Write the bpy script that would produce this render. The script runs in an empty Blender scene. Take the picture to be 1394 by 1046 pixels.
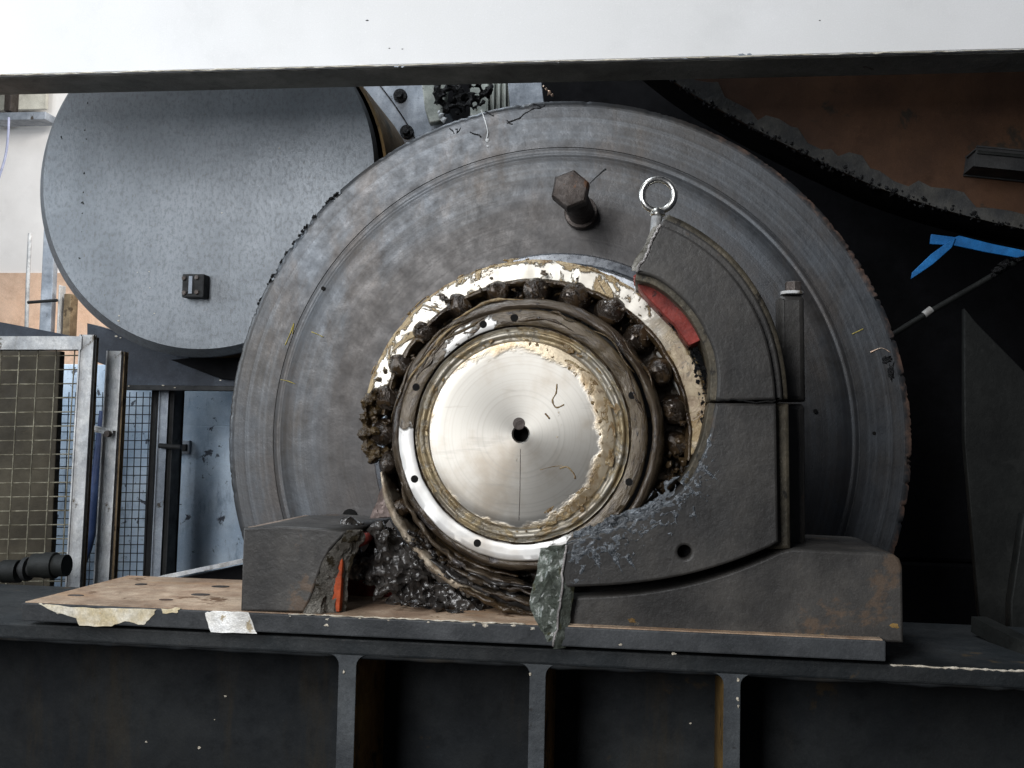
import bpy, bmesh, math, random
from mathutils import Vector, Matrix, noise
random.seed(7)
scene = bpy.context.scene
COL = scene.collection
PI = math.pi
# ------------------------------------------------------------------ camera
W, H, F = 1394.0, 1046.0, 1407.1
YAW, PITCH, ROLL = 0.1302, 0.0551, 0.0213
CAM = Vector((0.1684, -1.388, -0.0096))
fw = Vector((-math.sin(YAW)*math.cos(PITCH), math.cos(YAW)*math.cos(PITCH), math.sin(PITCH)))
r0 = Vector((math.cos(YAW), math.sin(YAW), 0)); u0 = r0.cross(fw)
rt = math.cos(ROLL)*r0 + math.sin(ROLL)*u0
up = -math.sin(ROLL)*r0 + math.cos(ROLL)*u0
cd = bpy.data.cameras.new('camera'); cam = bpy.data.objects.new('camera', cd); COL.objects.link(cam)
cd.sensor_width = 36; cd.lens = F/W*36; cd.clip_start = 0.02; cd.clip_end = 100
mw = Matrix((rt, up, -fw)).transposed().to_4x4(); mw.translation = CAM
cam.matrix_world = mw
scene.camera = cam
# ------------------------------------------------------------------ light
world = bpy.data.worlds.new('World'); scene.world = world; world.use_nodes = True
bg = world.node_tree.nodes['Background']
bg.inputs[0].default_value = (0.72, 0.80, 1.0, 1); bg.inputs[1].default_value = 0.032

def area(name, loc, target, sx, sy, power, color):
    l = bpy.data.lights.new(name, 'AREA'); l.shape = 'RECTANGLE'; l.size = sx; l.size_y = sy
    l.energy = power; l.color = color
    o = bpy.data.objects.new(name, l); COL.objects.link(o); o.location = loc
    o.rotation_euler = (Vector(target)-Vector(loc)).to_track_quat('-Z', 'Y').to_euler()
    return o
# daylight through the tall doorway behind and to the left of the photographer
area('doorway_daylight', (-1.15, -3.1, 1.25), (0, 0.2, 0.1), 1.15, 2.3, 92, (0.97, 0.98, 1.0))
# roof light above and to the left
area('roof_daylight', (-1.0, 0.35, 2.9), (-0.5, 0.45, 0.3), 1.6, 0.8, 42, (0.86, 0.93, 1.0))
# open side of the hall at the left
area('side_opening', (-2.7, -.25, .75), (-.55, .9, -.05), .9, 1.5, 26, (0.84, 0.92, 1.0))
# daylight on the far wall at the left, from an opening in the side of the hall
area('side_daylight', (-0.9, 1.75, 1.7), (-1.75, 2.7, 0.25), 0.8, 0.6, 34, (1.0, 0.97, 0.93))
scene.view_settings.view_transform = 'Standard'; scene.view_settings.look = 'None'
scene.view_settings.gamma = 1; scene.view_settings.exposure = 0.55
scene.view_settings.use_curve_mapping = False

# ------------------------------------------------------------------ helpers
def P(x, y, Y):
    d = fw*F + rt*(x-W/2) - up*(y-H/2)
    return CAM + d*((Y-CAM.y)/d.y)
def S(Y): return (Y-CAM.y)/F            # metres per photo pixel at depth Y

def link(name, me, m, parent=None, origin=None):
    o = bpy.data.objects.new(name, me); COL.objects.link(o)
    if m and not me.materials: me.materials.append(m)
    if origin is not None and parent is None: o.location = origin
    if parent: o.parent = parent
    return o
def rootof(o):
    v = Vector((0, 0, 0))
    while o: v += o.location; o = o.parent
    return v
def tag(o, label, cat, group=None, kind=None):
    o['label'] = label; o['category'] = cat
    if group: o['group'] = group
    if kind: o['kind'] = kind
    return o
def thing(name, label, cat, loc, group=None):
    o = bpy.data.objects.new(name, None); COL.objects.link(o); o.location = loc; o.empty_display_size = .05
    return tag(o, label, cat, group)
def from_bm(name, bm, m, parent=None, origin=None, smooth=None):
    """vertices are given in world space; stored relative to the parent (or origin)"""
    off = rootof(parent) if parent else (Vector(origin) if origin is not None else Vector((0, 0, 0)))
    bmesh.ops.translate(bm, verts=bm.verts, vec=-off)
    bmesh.ops.recalc_face_normals(bm, faces=bm.faces)
    me = bpy.data.meshes.new(name); bm.to_mesh(me); bm.free()
    if smooth is not None:
        me.polygons.foreach_set('use_smooth', [True]*len(me.polygons))
        if smooth < 3: me.set_sharp_from_angle(angle=smooth)
    return link(name, me, m, parent, origin)

def plate(name, outlines, Y0, Y1, m, parent=None, origin=None, bev=0.002, pw=None, px=True, Yref=None):
    """flat piece standing in a plane of constant Y: outline(s) from photo points at depth Y0, solid back to Y1"""
    cu = bpy.data.curves.new(name, 'CURVE'); cu.dimensions = '2D'; cu.fill_mode = 'BOTH'
    for ol in outlines:
        pts = [P(a, b, Y0 if Yref is None else Yref) for a, b in ol] if px else [Vector((a, 0, b)) for a, b in ol]
        sp = cu.splines.new('POLY'); sp.points.add(len(pts)-1); sp.use_cyclic_u = True
        for i, q in enumerate(pts): sp.points[i].co = (q.x, q.z, 0, 1)
    th = (Y1-Y0)/2
    b = min(bev, th*.9)
    cu.extrude = max(th-b, 1e-5); cu.bevel_depth = b; cu.offset = -b; cu.bevel_resolution = 1
    t = bpy.data.objects.new('t', cu); COL.objects.link(t)
    me = bpy.data.meshes.new_from_object(t)
    bpy.data.objects.remove(t); bpy.data.curves.remove(cu)
    bm = bmesh.new(); bm.from_mesh(me); bpy.data.meshes.remove(me)
    bmesh.ops.remove_doubles(bm, verts=bm.verts, dist=1e-6)
    ym = (Y0+Y1)/2
    for v in bm.verts: v.co = Vector((v.co.x, ym-v.co.z, v.co.y))
    return from_bm(name, bm, m, parent, origin)

def smooth_path(pts, n=6):
    out = []
    for i in range(len(pts)-1):
        p0 = pts[max(i-1, 0)]; p1 = pts[i]; p2 = pts[i+1]; p3 = pts[min(i+2, len(pts)-1)]
        for k in range(n):
            t = k/n
            out.append(tuple(.5*((2*b)+(c-a)*t+(2*a-5*b+4*c-d)*t*t+(-a+3*b-3*c+d)*t**3) for a, b, c, d in zip(p0, p1, p2, p3)))
    out.append(tuple(pts[-1])); return out
def jag(pts, amp, n=5):
    out = []
    for i in range(len(pts)-1):
        for k in range(n):
            t = k/n; a, b = pts[i], pts[i+1]
            out.append((a[0]+(b[0]-a[0])*t+random.uniform(-amp, amp)*(k > 0), a[1]+(b[1]-a[1])*t+random.uniform(-amp, amp)*(k > 0)))
    out.append(pts[-1]); return out

def box(bm, c, s, rot=None):
    r = bmesh.ops.create_cube(bm, size=1)
    for v in r['verts']:
        q = Vector((v.co.x*s[0], v.co.y*s[1], v.co.z*s[2]))
        if rot: q = rot @ q
        v.co = q+Vector(c)
    return r['verts']
def boxobj(name, lo, hi, m, parent=None, bev=.002, origin=None):
    bm = bmesh.new(); lo = Vector(lo); hi = Vector(hi)
    box(bm, (lo+hi)/2, hi-lo)
    if bev: bmesh.ops.bevel(bm, geom=bm.edges[:], offset=bev, segments=2, affect='EDGES', profile=.6)
    return from_bm(name, bm, m, parent, origin)
def tube(bm, path, rad, n=8, cap=True, sq=1.0):
    path = [Vector(p) for p in path]; rings = []
    pr = None
    for i, p in enumerate(path):
        t = (path[min(i+1, len(path)-1)]-path[max(i-1, 0)]).normalized()
        a = t.orthogonal().normalized() if pr is None else (pr-t*pr.dot(t)).normalized()
        pr = a; b = t.cross(a)
        r = rad[i] if isinstance(rad, (list, tuple)) else rad
        rings.append([bm.verts.new(p+(a*math.cos(2*PI*k/n)+b*math.sin(2*PI*k/n)*sq)*r) for k in range(n)])
    for A, B in zip(rings, rings[1:]):
        for k in range(n): bm.faces.new((A[k], A[(k+1) % n], B[(k+1) % n], B[k]))
    if cap: bm.faces.new(rings[0]); bm.faces.new(rings[-1][::-1])
def tubeobj(name, path, rad, m, parent=None, n=8, origin=None, smooth=.7, sq=1.0):
    bm = bmesh.new(); tube(bm, path, rad, n, True, sq)
    return from_bm(name, bm, m, parent, origin, smooth)
def lathe(bm, prof, c, n=96, a0=0, a1=2*PI, lump=0, ls=30, rot=None, closed=False, rimfn=None):
    """profile [(radius, y)] turned about the Y axis through c"""
    full = abs(a1-a0-2*PI) < 1e-6; rings = []
    k_n = n if full else n+1
    for k in range(k_n):
        a = a0+(a1-a0)*k/n; ring = []
        for j, (r, y) in enumerate(prof):
            q = Vector((r*math.cos(a), y, r*math.sin(a)))
            if lump and r > 1e-5:
                nv = noise.turbulence_vector(q*ls, 4, False)
                q += nv*lump
            if rimfn: q = rimfn(q, a, j)
            if rot: q = rot @ q
            ring.append(bm.verts.new(q+Vector(c)))
        rings.append(ring)
    m = len(prof)
    for i in range(n):
        A = rings[i]; B = rings[(i+1) % k_n]
        for j in range(m if closed else m-1):
            j2 = (j+1) % m
            bm.faces.new((A[j], A[j2], B[j2], B[j]))
    if closed and not full:
        bm.faces.new(rings[0]); bm.faces.new(rings[-1][::-1])
    bmesh.ops.remove_doubles(bm, verts=bm.verts, dist=1e-7)
def latheobj(name, prof, c, m, parent=None, origin=None, smooth=.6, **kw):
    bm = bmesh.new(); lathe(bm, prof, c, **kw)
    return from_bm(name, bm, m, parent, origin, smooth)
def dense(prof, step):
    out = []
    for a, b in zip(prof, prof[1:]):
        L = math.hypot(b[0]-a[0], b[1]-a[1]); k = max(1, int(L/step))
        for i in range(k): out.append((a[0]+(b[0]-a[0])*i/k, a[1]+(b[1]-a[1])*i/k))
    out.append(prof[-1]); return out
def blob(bm, c, s, amp=.3, freq=1.6, sub=3, rot=None):
    r = bmesh.ops.create_icosphere(bm, subdivisions=sub, radius=1)
    seed = Vector((random.uniform(-50, 50), random.uniform(-50, 50), random.uniform(-50, 50)))
    for v in r['verts']:
        d = v.co.copy()
        d *= 1+amp*noise.turbulence(d*freq+seed, 4, False)-amp*.5
        d = Vector((d.x*s[0], d.y*s[1], d.z*s[2]))
        if rot: d = rot @ d
        v.co = d+Vector(c)
def remeshed(name, bm, m, parent=None, origin=None, voxel=.003, disp=.004, dscale=90, dscale2=None):
    """melt many lumps into one continuous uneven mass"""
    me = bpy.data.meshes.new('t'); bm.to_mesh(me); bm.free()
    t = bpy.data.objects.new('t', me); COL.objects.link(t)
    md = t.modifiers.new('r', 'REMESH'); md.mode = 'VOXEL'; md.voxel_size = voxel; md.use_smooth_shade = True
    dg = bpy.context.evaluated_depsgraph_get()
    m2 = bpy.data.meshes.new_from_object(t.evaluated_get(dg)); bpy.data.objects.remove(t); bpy.data.meshes.remove(me)
    bm = bmesh.new(); bm.from_mesh(m2); bpy.data.meshes.remove(m2)
    bm.normal_update()
    for v in bm.verts:
        k = noise.turbulence(v.co*dscale, 4, False)-.5
        if dscale2: k += .5*noise.noise(v.co*dscale2)
        v.co += v.normal*disp*k
    return from_bm(name, bm, m, parent, origin, 4)

# ------------------------------------------------------------------ materials
class NT:
    def __init__(s, name):
        s.m = bpy.data.materials.new(name); s.m.use_nodes = True
        s.t = s.m.node_tree; s.t.nodes.clear()
        s.out = s.N('ShaderNodeOutputMaterial'); s.b = s.N('ShaderNodeBsdfPrincipled')
        s.L(s.b.outputs[0], s.out.inputs[0])
        s.co = s.N('ShaderNodeTexCoord').outputs['Object']
    def N(s, t, **k):
        n = s.t.nodes.new(t)
        for a, v in k.items(): setattr(n, a, v)
        return n
    def L(s, a, b): s.t.links.new(a, b)
    def put(s, sock, v):
        if hasattr(v, 'is_output') or isinstance(v, bpy.types.NodeSocket): s.L(v, sock)
        elif isinstance(v, (tuple, list)) and len(v) == 3 and sock.type == 'RGBA': sock.default_value = (*v, 1)
        else: sock.default_value = v
    def noise(s, scale, detail=6, rough=.6, stretch=None, dist=0, co=None):
        n = s.N('ShaderNodeTexNoise'); n.inputs['Scale'].default_value = scale; n.inputs['Detail'].default_value = detail
        n.inputs['Roughness'].default_value = rough; n.inputs['Distortion'].default_value = dist
        c = co or s.co
        if stretch:
            mp = s.N('ShaderNodeMapping'); s.L(c, mp.inputs[0]); mp.inputs['Scale'].default_value = stretch; c = mp.outputs[0]
        s.L(c, n.inputs['Vector']); return n.outputs[0]
    def vor(s, scale, co=None):
        n = s.N('ShaderNodeTexVoronoi'); n.inputs['Scale'].default_value = scale; s.L(co or s.co, n.inputs['Vector']); return n.outputs['Distance']
    def ramp(s, v, a, b):
        n = s.N('ShaderNodeMapRange'); n.interpolation_type = 'SMOOTHSTEP'
        s.put(n.inputs[0], v); n.inputs[1].default_value = a; n.inputs[2].default_value = b; return n.outputs[0]
    def mr(s, v, a, b, c, d):
        n = s.N('ShaderNodeMapRange'); s.put(n.inputs[0], v)
        for i, x in enumerate((a, b, c, d)): n.inputs[i+1].default_value = x
        return n.outputs[0]
    def mix(s, f, a, b):
        n = s.N('ShaderNodeMix', data_type='RGBA'); s.put(n.inputs[0], f); s.put(n.inputs[6], a); s.put(n.inputs[7], b); return n.outputs[2]
    def mixf(s, f, a, b):
        n = s.N('ShaderNodeMix', data_type='FLOAT'); s.put(n.inputs[0], f); s.put(n.inputs[2], a); s.put(n.inputs[3], b); return n.outputs[0]
    def math(s, op, a, b=0, c=0):
        n = s.N('ShaderNodeMath', operation=op); s.put(n.inputs[0], a); s.put(n.inputs[1], b); s.put(n.inputs[2], c); return n.outputs[0]
    def xyz(s):
        n = s.N('ShaderNodeSeparateXYZ'); s.L(s.co, n.inputs[0]); return n.outputs
    def radius(s, cx=0, cz=0):
        x, y, z = s.xyz()
        a = s.math('SUBTRACT', x, cx); b = s.math('SUBTRACT', z, cz)
        return s.math('SQRT', s.math('ADD', s.math('MULTIPLY', a, a), s.math('MULTIPLY', b, b)))
    def ring_noise(s, scale, detail=3):
        n = s.N('ShaderNodeTexNoise', noise_dimensions='1D'); s.L(s.radius(), n.inputs['W'])
        n.inputs['Scale'].default_value = scale; n.inputs['Detail'].default_value = detail; return n.outputs[0]
    def bump(s, h, dist=.001, strength=1.0, prev=None):
        n = s.N('ShaderNodeBump'); n.inputs['Distance'].default_value = dist; n.inputs['Strength'].default_value = strength
        s.put(n.inputs['Height'], h)
        if prev: s.L(prev, n.inputs['Normal'])
        return n.outputs[0]
    def fin(s, col, metal, rough, nrm=None, coat=0, spec=None):
        s.put(s.b.inputs['Base Color'], col); s.put(s.b.inputs['Metallic'], metal); s.put(s.b.inputs['Roughness'], rough)
        if nrm: s.L(nrm, s.b.inputs['Normal'])
        if coat: s.b.inputs['Coat Weight'].default_value = coat; s.b.inputs['Coat Roughness'].default_value = .15
        if spec is not None: s.b.inputs['Specular IOR Level'].default_value = spec
        return s.m

def worn(name, c1, c2, metal=0., r0=.45, r1=.75, sc=14, spots=None, streak=None, bd=.0006, fine=160, coat=0, spots2=None, con=1.0, spec=.22):
    t = NT(name)
    n1 = t.noise(sc, 8, .65); n2 = t.noise(sc*5, 6, .7); n3 = t.noise(fine, 5, .7)
    c = t.mix(t.ramp(n1, .36, .66), c1, c2)
    c = t.mix(t.math('MULTIPLY', t.ramp(n2, .5, .75), .45*con), c, tuple(x*.45 for x in c1))
    c = t.mix(t.math('MULTIPLY', t.ramp(n3, .55, .8), .35), c, tuple(min(1, x*1.8+.01) for x in c2))
    if streak:
        k = t.noise(streak[1], 6, .7, streak[2]); c = t.mix(t.math('MULTIPLY', t.ramp(k, .52, .7), streak[3] if len(streak) > 3 else .7), c, streak[0])
    for sp in (spots, spots2):
        if sp:
            k = t.noise(sp[1], 7, .68, None, .3); c = t.mix(t.ramp(k, sp[2], sp[2]+.05), c, sp[0])
    n4 = t.noise(sc*.45, 4, .55); n5 = t.noise(sc*2.2, 8, .75, None, .5); n6 = t.noise(420, 3, .6)
    v = t.math('MULTIPLY', t.mr(n4, .3, .7, .62, 1.30), t.mr(n5, .3, .7, .80*con+1-con, 1.22*con+1-con))
    v = t.math('MULTIPLY', v, t.mr(n6, .3, .7, .86, 1.14))
    hs_ = t.N('ShaderNodeHueSaturation'); t.put(hs_.inputs['Color'], c); t.put(hs_.inputs['Value'], t.mixf(con*.999, 1.0, v)); c = hs_.outputs[0]
    ro = t.mr(n2, .3, .7, r0, r1)
    b = t.bump(n3, bd*.5); b = t.bump(n1, bd*4, 1, b); b = t.bump(n2, bd*1.3, 1, b)
    return t.fin(c, metal, ro, b, coat, spec)

M = {}
M['housing'] = worn('dark_housing_paint', (.033, .0315, .030), (.056, .052, .047), 0, .36, .6, 9, ((.080, .058, .042), 7, .58), spots2=((.12, .115, .11), 60, .72), streak=((.03, .03, .03), 14, (1, 1, .35), .5), bd=.0007)
M['housing'].node_tree.nodes['Principled BSDF'].inputs['Specular IOR Level'].default_value = .3
M['housing_rim'] = worn('oily_rim', (.045, .040, .030), (.10, .085, .06), .2, .35, .6, 20, ((.02, .018, .015), 25, .58))
M['girder'] = worn('girder_paint', (.007, .009, .011), (.016, .018, .019), 0, .6, .85, 6, ((.035, .025, .013), 5, .64), ((.030, .023, .013), 12, (1, 1, .15), .5))
M['girder_edge'] = worn('girder_edge_paint', (.040, .045, .050), (.062, .068, .072), 0, .45, .7, 16, ((.03, .03, .03), 26, .64))
M['stiff_brown'] = worn('rusty_brown_side', (.13, .075, .022), (.24, .15, .05), 0, .5, .8, 12, ((.02, .017, .012), 16, .56), ((.03, .022, .012), 20, (1, 1, .15)))
M['plate_paint'] = worn('plate_paint', (.032, .035, .038), (.052, .055, .058), 0, .4, .65, 12, ((.02, .02, .02), 30, .66))
M['plate_top'] = worn('plate_top_rust', (.27, .18, .12), (.42, .32, .23), 0, .6, .85, 14, ((.12, .07, .04), 13, .60), ((.38, .22, .11), 9, (.4, 1, 1), .6), bd=.001)
M['primer'] = worn('cream_primer', (.62, .52, .33), (.85, .80, .68), 0, .4, .6, 26, ((.60, .36, .12), 24, .58), ((.36, .26, .14), 40, (.3, 1, 1), .3))
M['barewhite'] = worn('bare_bright_metal', (.75, .73, .68), (.92, .92, .90), .2, .3, .5, 30, ((.40, .33, .22), 36, .62))
M['chip'] = worn('paint_chip', (.42, .37, .29), (.60, .55, .46), 0, .5, .7, 60)
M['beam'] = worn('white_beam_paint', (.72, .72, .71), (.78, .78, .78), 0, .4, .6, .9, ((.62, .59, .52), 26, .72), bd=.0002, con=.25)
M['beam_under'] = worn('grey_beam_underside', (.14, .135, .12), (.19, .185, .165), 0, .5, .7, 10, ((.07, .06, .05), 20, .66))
M['black'] = worn('deep_black', (.003, .003, .0035), (.006, .006, .007), 0, .7, .9, 6, spec=.08)  # near-black colour stands in for the unlit depths at the back
M['dark'] = worn('dark_grey_paint', (.016, .017, .018), (.030, .030, .030), 0, .5, .8, 7)
M['panel'] = worn('dark_guard_panel', (.007, .008, .0075), (.013, .014, .013), 0, .5, .75, 9, ((.015, .016, .015), 11, .58))
M['hole'] = worn('hole_dark', (.004, .004, .004), (.007, .006, .005), 0, .8, .9, 20)
M['red'] = worn('red_lacquer', (.17, .024, .018), (.24, .040, .030), 0, .4, .6, 34, ((.06, .012, .010), 45, .62))
M['orange'] = worn('orange_red_lacquer', (.24, .040, .012), (.34, .060, .016), 0, .4, .6, 34, ((.12, .02, .01), 45, .64))
M['fracture'] = worn('grey_iron_fracture', (.20, .185, .155), (.38, .36, .32), .3, .45, .7, 60, ((.07, .055, .03), 40, .56), bd=.004, fine=300)
M['fracture_green'] = worn('green_grey_fracture', (.10, .115, .09), (.28, .31, .27), .25, .25, .5, 45, ((.10, .10, .05), 28, .55), bd=.005, fine=260, coat=.4)
M['fracedge'] = worn('bright_fracture_edge', (.42, .39, .37), (.62, .58, .56), .3, .35, .6, 90, bd=.003)
M['steel'] = worn('bright_steel', (.55, .54, .50), (.72, .71, .68), 1, .2, .38, 40, ((.16, .12, .07), 50, .64), bd=.00003)
M['polished'] = worn('polished_collar', (.36, .38, .41), (.48, .50, .53), 1, .22, .36, 20, ((.1, .1, .1), 24, .62), bd=.00003)
M['boltrust'] = worn('rusty_bolt_iron', (.060, .048, .042), (.105, .092, .085), .5, .4, .6, 26, ((.11, .058, .034), 22, .60), bd=.0008)
M['drum_side'] = worn('brown_drum_side', (.095, .060, .025), (.15, .095, .04), 0, .4, .65, 9, ((.03, .025, .015), 14, .57))
M['rust'] = worn('rust_sheet', (.055, .026, .014), (.088, .043, .022), 0, .5, .8, 3.5, ((.03, .022, .015), 4.5, .55), ((.07, .034, .015), 6, (1, 1, .5), .4))
M['tar'] = worn('tar_grit', (.010, .010, .011), (.035, .035, .036), .1, .25, .5, 70, bd=.004)
M['blue'] = worn('blue_strap', (.012, .12, .34), (.02, .17, .44), 0, .4, .6, 12, ((.10, .16, .22), 18, .62))
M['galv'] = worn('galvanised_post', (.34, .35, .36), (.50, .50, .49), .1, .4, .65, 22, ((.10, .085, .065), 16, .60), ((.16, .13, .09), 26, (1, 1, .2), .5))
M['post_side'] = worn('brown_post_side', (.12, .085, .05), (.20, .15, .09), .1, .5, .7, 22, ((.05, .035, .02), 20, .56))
M['wire'] = worn('wire', (.13, .115, .08), (.26, .24, .18), .4, .4, .6, 40)
M['wire_dark'] = worn('dark_wire', (.022, .026, .032), (.05, .055, .06), .3, .4, .6, 40)
M['paleblue'] = worn('pale_blue_paint', (.34, .45, .58), (.52, .62, .72), 0, .4, .6, 5, ((.06, .07, .09), 24, .60), ((.14, .20, .29), 22, (1, 1, .3), .75), spots2=((.03, .035, .05), 46, .64), con=.7)
M['drumdark'] = worn('blue_black_frame', (.022, .028, .040), (.045, .055, .072), 0, .35, .6, 9, ((.10, .12, .14), 40, .70))
M['wall'] = worn('pale_hall_wall', (.72, .70, .68), (.82, .80, .78), 0, .6, .8, 1.6, ((.62, .50, .40), 1.3, .62), bd=.0003, con=.3)
M['peach'] = worn('peach_hall_wall', (.66, .42, .28), (.76, .54, .40), 0, .6, .8, 2.5, bd=.0003)
M['greygreen'] = worn('grey_green_paint', (.30, .33, .30), (.42, .44, .40), 0, .4, .6, 14, ((.10, .09, .06), 20, .6))
M['greyplate'] = worn('grey_plate_paint', (.24, .27, .31), (.34, .37, .41), .2, .4, .6, 12, ((.08, .07, .06), 20, .62))
M['copper'] = worn('bright_copper_swarf', (.85, .55, .38), (.95, .80, .66), .6, .25, .45, 30)
M['chalk'] = worn('yellow_chalk', (.45, .36, .08), (.60, .50, .15), 0, .8, .9, 50)
M['drip'] = worn('white_drip', (.60, .62, .62), (.75, .77, .78), 0, .2, .4, 50)
M['scuff'] = worn('black_scuff', (.015, .016, .018), (.03, .03, .03), 0, .4, .6, 50)

def m_disc():
    t = NT('turned_roller_steel')
    rn = t.ring_noise(120, 5); rn2 = t.ring_noise(28, 3)
    n1 = t.noise(4.5, 8, .65); n2 = t.noise(30, 7, .7); n3 = t.noise(200, 4, .7)
    x, y, z = t.xyz(); r = t.radius()
    c = t.mix(t.ramp(n1, .30, .74), (.078, .086, .096), (.060, .056, .052))
    c = t.mix(t.math('MULTIPLY', t.ramp(rn, .35, .7), .26), c, (.115, .125, .136))
    c = t.mix(t.math('MULTIPLY', t.ramp(rn2, .52, .66), .35), c, (.045, .042, .040))
    c = t.mix(t.math('MULTIPLY', t.ramp(n2, .58, .74), .4), c, (.055, .05, .045))
    br = t.math('MULTIPLY', t.ramp(t.noise(7, 6, .7, (1, 1, .35)), .48, .62), .38)
    c = t.mix(br, c, (.070, .056, .045))
    # darker oily hub area with a ragged border
    hub = t.ramp(t.math('ADD', r, t.math('MULTIPLY', t.math('SUBTRACT', n1, .5), .16)), .480, .430)
    c = t.mix(t.math('MULTIPLY', hub, .75), c, (.046, .040, .036))
    # rust-orange wear along the rim
    rim = t.math('MULTIPLY', t.ramp(t.math('ADD', r, t.math('MULTIPLY', t.math('SUBTRACT', n2, .5), .03)), .628, .640), t.math('MULTIPLY', t.ramp(t.noise(18, 5, .7), .42, .58), t.ramp(x, .15, .45)))
    c = t.mix(t.math('MULTIPLY', rim, .7), c, (.26, .15, .10))
    metal = t.mixf(hub, .75, .45); metal = t.mixf(rim, metal, .2)
    ro = t.mr(n2, .3, .7, .34, .56)
    b = t.bump(rn, .0003); b = t.bump(n3, .0002, 1, b); b = t.bump(n2, .0006, 1, b)
    return t.fin(c, metal, ro, b)
M['disc'] = m_disc()

def m_drum():
    t = NT('mottled_grey_drum')
    a = t.noise(95, 7, .80, (1.2, 1, .8)); b_ = t.noise(6, 5, .6); d = t.noise(150, 5, .75, (1.4, 1, .6))
    c = t.mix(t.ramp(b_, .35, .7), (.128, .142, .156), (.178, .195, .212))
    c = t.mix(t.math('MULTIPLY', t.ramp(a, .47, .60), .6), c, (.082, .088, .094))
    c = t.mix(t.math('MULTIPLY', t.ramp(d, .58, .66), .7), c, (.09, .075, .06))
    sp = t.noise(34, 3, .5); c = t.mix(t.ramp(sp, .78, .80), c, (.015, .015, .018))
    nb = t.bump(a, .0008)
    return t.fin(c, .35, t.mr(a, .3, .7, .34, .5), nb)
M['drum'] = m_drum()

def greasy(name, clean, clean_r, g1, g2, g3, maskfn, gr=.22, metal=.95, gb=.006, polar=False, gm=.15):
    """clean steel with smears of grease where maskfn says"""
    t = NT(name)
    mk = maskfn(t)
    pc = None
    if polar:
        x, y, z = t.xyz(); cb = t.N('ShaderNodeCombineXYZ')
        t.put(cb.inputs[0], t.math('MULTIPLY', t.math('ARCTAN2', x, z), .035)); t.put(cb.inputs[1], t.radius()); t.put(cb.inputs[2], y); pc = cb.outputs[0]
    n1 = t.noise(70 if polar else 26, 8, .7, None, .8, pc); n2 = t.noise(190 if polar else 90, 6, .7, None, .5, pc); n3 = t.noise(9, 5, .6)
    rn = t.ring_noise(260, 3)
    cl = t.mix(t.math('MULTIPLY', t.ramp(n3, .46, .70), .7), clean, (clean[0]*.62, clean[1]*.54, clean[2]*.45))
    cl = t.mix(t.math('MULTIPLY', t.ramp(n2, .62, .8), .35), cl, (.38, .30, .20))
    cl = t.mix(t.math('MULTIPLY', t.ramp(rn, .45, .75), .22), cl, tuple(x*.6 for x in clean))
    cl = t.mix(t.math('MULTIPLY', t.ramp(t.noise(60, 4, .6, (.12, 1, 1)), .60, .66), .25), cl, tuple(x*.5 for x in clean))
    gc = t.mix(t.ramp(n1, .34, .56), g1, g2); gc = t.mix(t.ramp(n2, .56, .68), gc, g3)
    c = t.mix(mk, cl, gc)
    b = t.bump(rn, .00002); gh = t.math('MULTIPLY', mk, t.math('ADD', t.math('MULTIPLY', n1, 1.0), t.math('MULTIPLY', n2, .35)))
    b = t.bump(gh, gb, 1, b)
    return t.fin(c, t.mixf(mk, metal, gm), t.mixf(mk, clean_r, gr), b)
def turned(m, amt):
    t = m.node_tree; b = next(n for n in t.nodes if n.type == 'BSDF_PRINCIPLED'); g_ = t.nodes.new('ShaderNodeTangent'); g_.direction_type = 'RADIAL'; g_.axis = 'Y'
    t.links.new(g_.outputs[0], b.inputs['Tangent']); b.inputs['Anisotropic'].default_value = amt
def mk_face(t):
    n = t.noise(22, 7, .65, None, .6)
    r = t.radius(-.012, -.004)
    e = t.math('ADD', r, t.math('MULTIPLY', t.math('SUBTRACT', n, .5), .036))
    k = t.math('MULTIPLY', t.ramp(e, .1130, .1225), .88)
    return t.math('MAXIMUM', k, t.math('MULTIPLY', t.ramp(t.noise(30, 5, .6, None, 1.5), .70, .73), .7))
M['face'] = greasy('shaft_face_steel', (.33, .315, .285), .37, (.26, .17, .075), (.46, .38, .26), (.13, .075, .03), mk_face, .26, .95, .0007, gm=.45); turned(M['face'], .5)
def mk_ring(t):
    x, y, z = t.xyz(); r = t.radius()
    n = t.math('MULTIPLY', t.math('SUBTRACT', t.noise(16, 7, .65, None, .6), .5), 1.1)
    def lobe(deg, lo, hi):
        a = math.radians(deg)
        d = t.math('DIVIDE', t.math('ADD', t.math('MULTIPLY', x, math.cos(a)), t.math('MULTIPLY', z, math.sin(a))), r)
        return t.ramp(t.math('ADD', d, n), lo, hi)
    return t.math('SUBTRACT', 1, t.math('MAXIMUM', lobe(238, .52, .60), lobe(124, .95, 1.0)))
M['ringface'] = greasy('retaining_ring_steel', (.80, .79, .76), .45, (.030, .020, .011), (.10, .075, .045), (.012, .009, .007), mk_ring, .16, .35, .0018, polar=True)
def mk_half(lo, hi, sc=16):
    def f(t): return t.ramp(t.noise(sc, 7, .65, None, .8), lo, hi)
    return f
def mk_outer(t):
    r = t.radius(); n = t.noise(24, 7, .7, None, .7)
    e = t.math('ADD', t.math('ABSOLUTE', t.math('SUBTRACT', r, .229)), t.math('MULTIPLY', t.math('SUBTRACT', n, .5), .050))
    x, y, z = t.xyz()
    right = t.ramp(t.math('ADD', t.math('SUBTRACT', x, t.math('MULTIPLY', z, .25)), t.math('MULTIPLY', t.math('SUBTRACT', n, .5), .22)), .10, .17)
    return t.math('MAXIMUM', t.math('MAXIMUM', t.ramp(e, .0115, .014), t.math('MULTIPLY', right, .8)), t.ramp(t.noise(13, 6, .65, None, .6), .56, .59))
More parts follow.
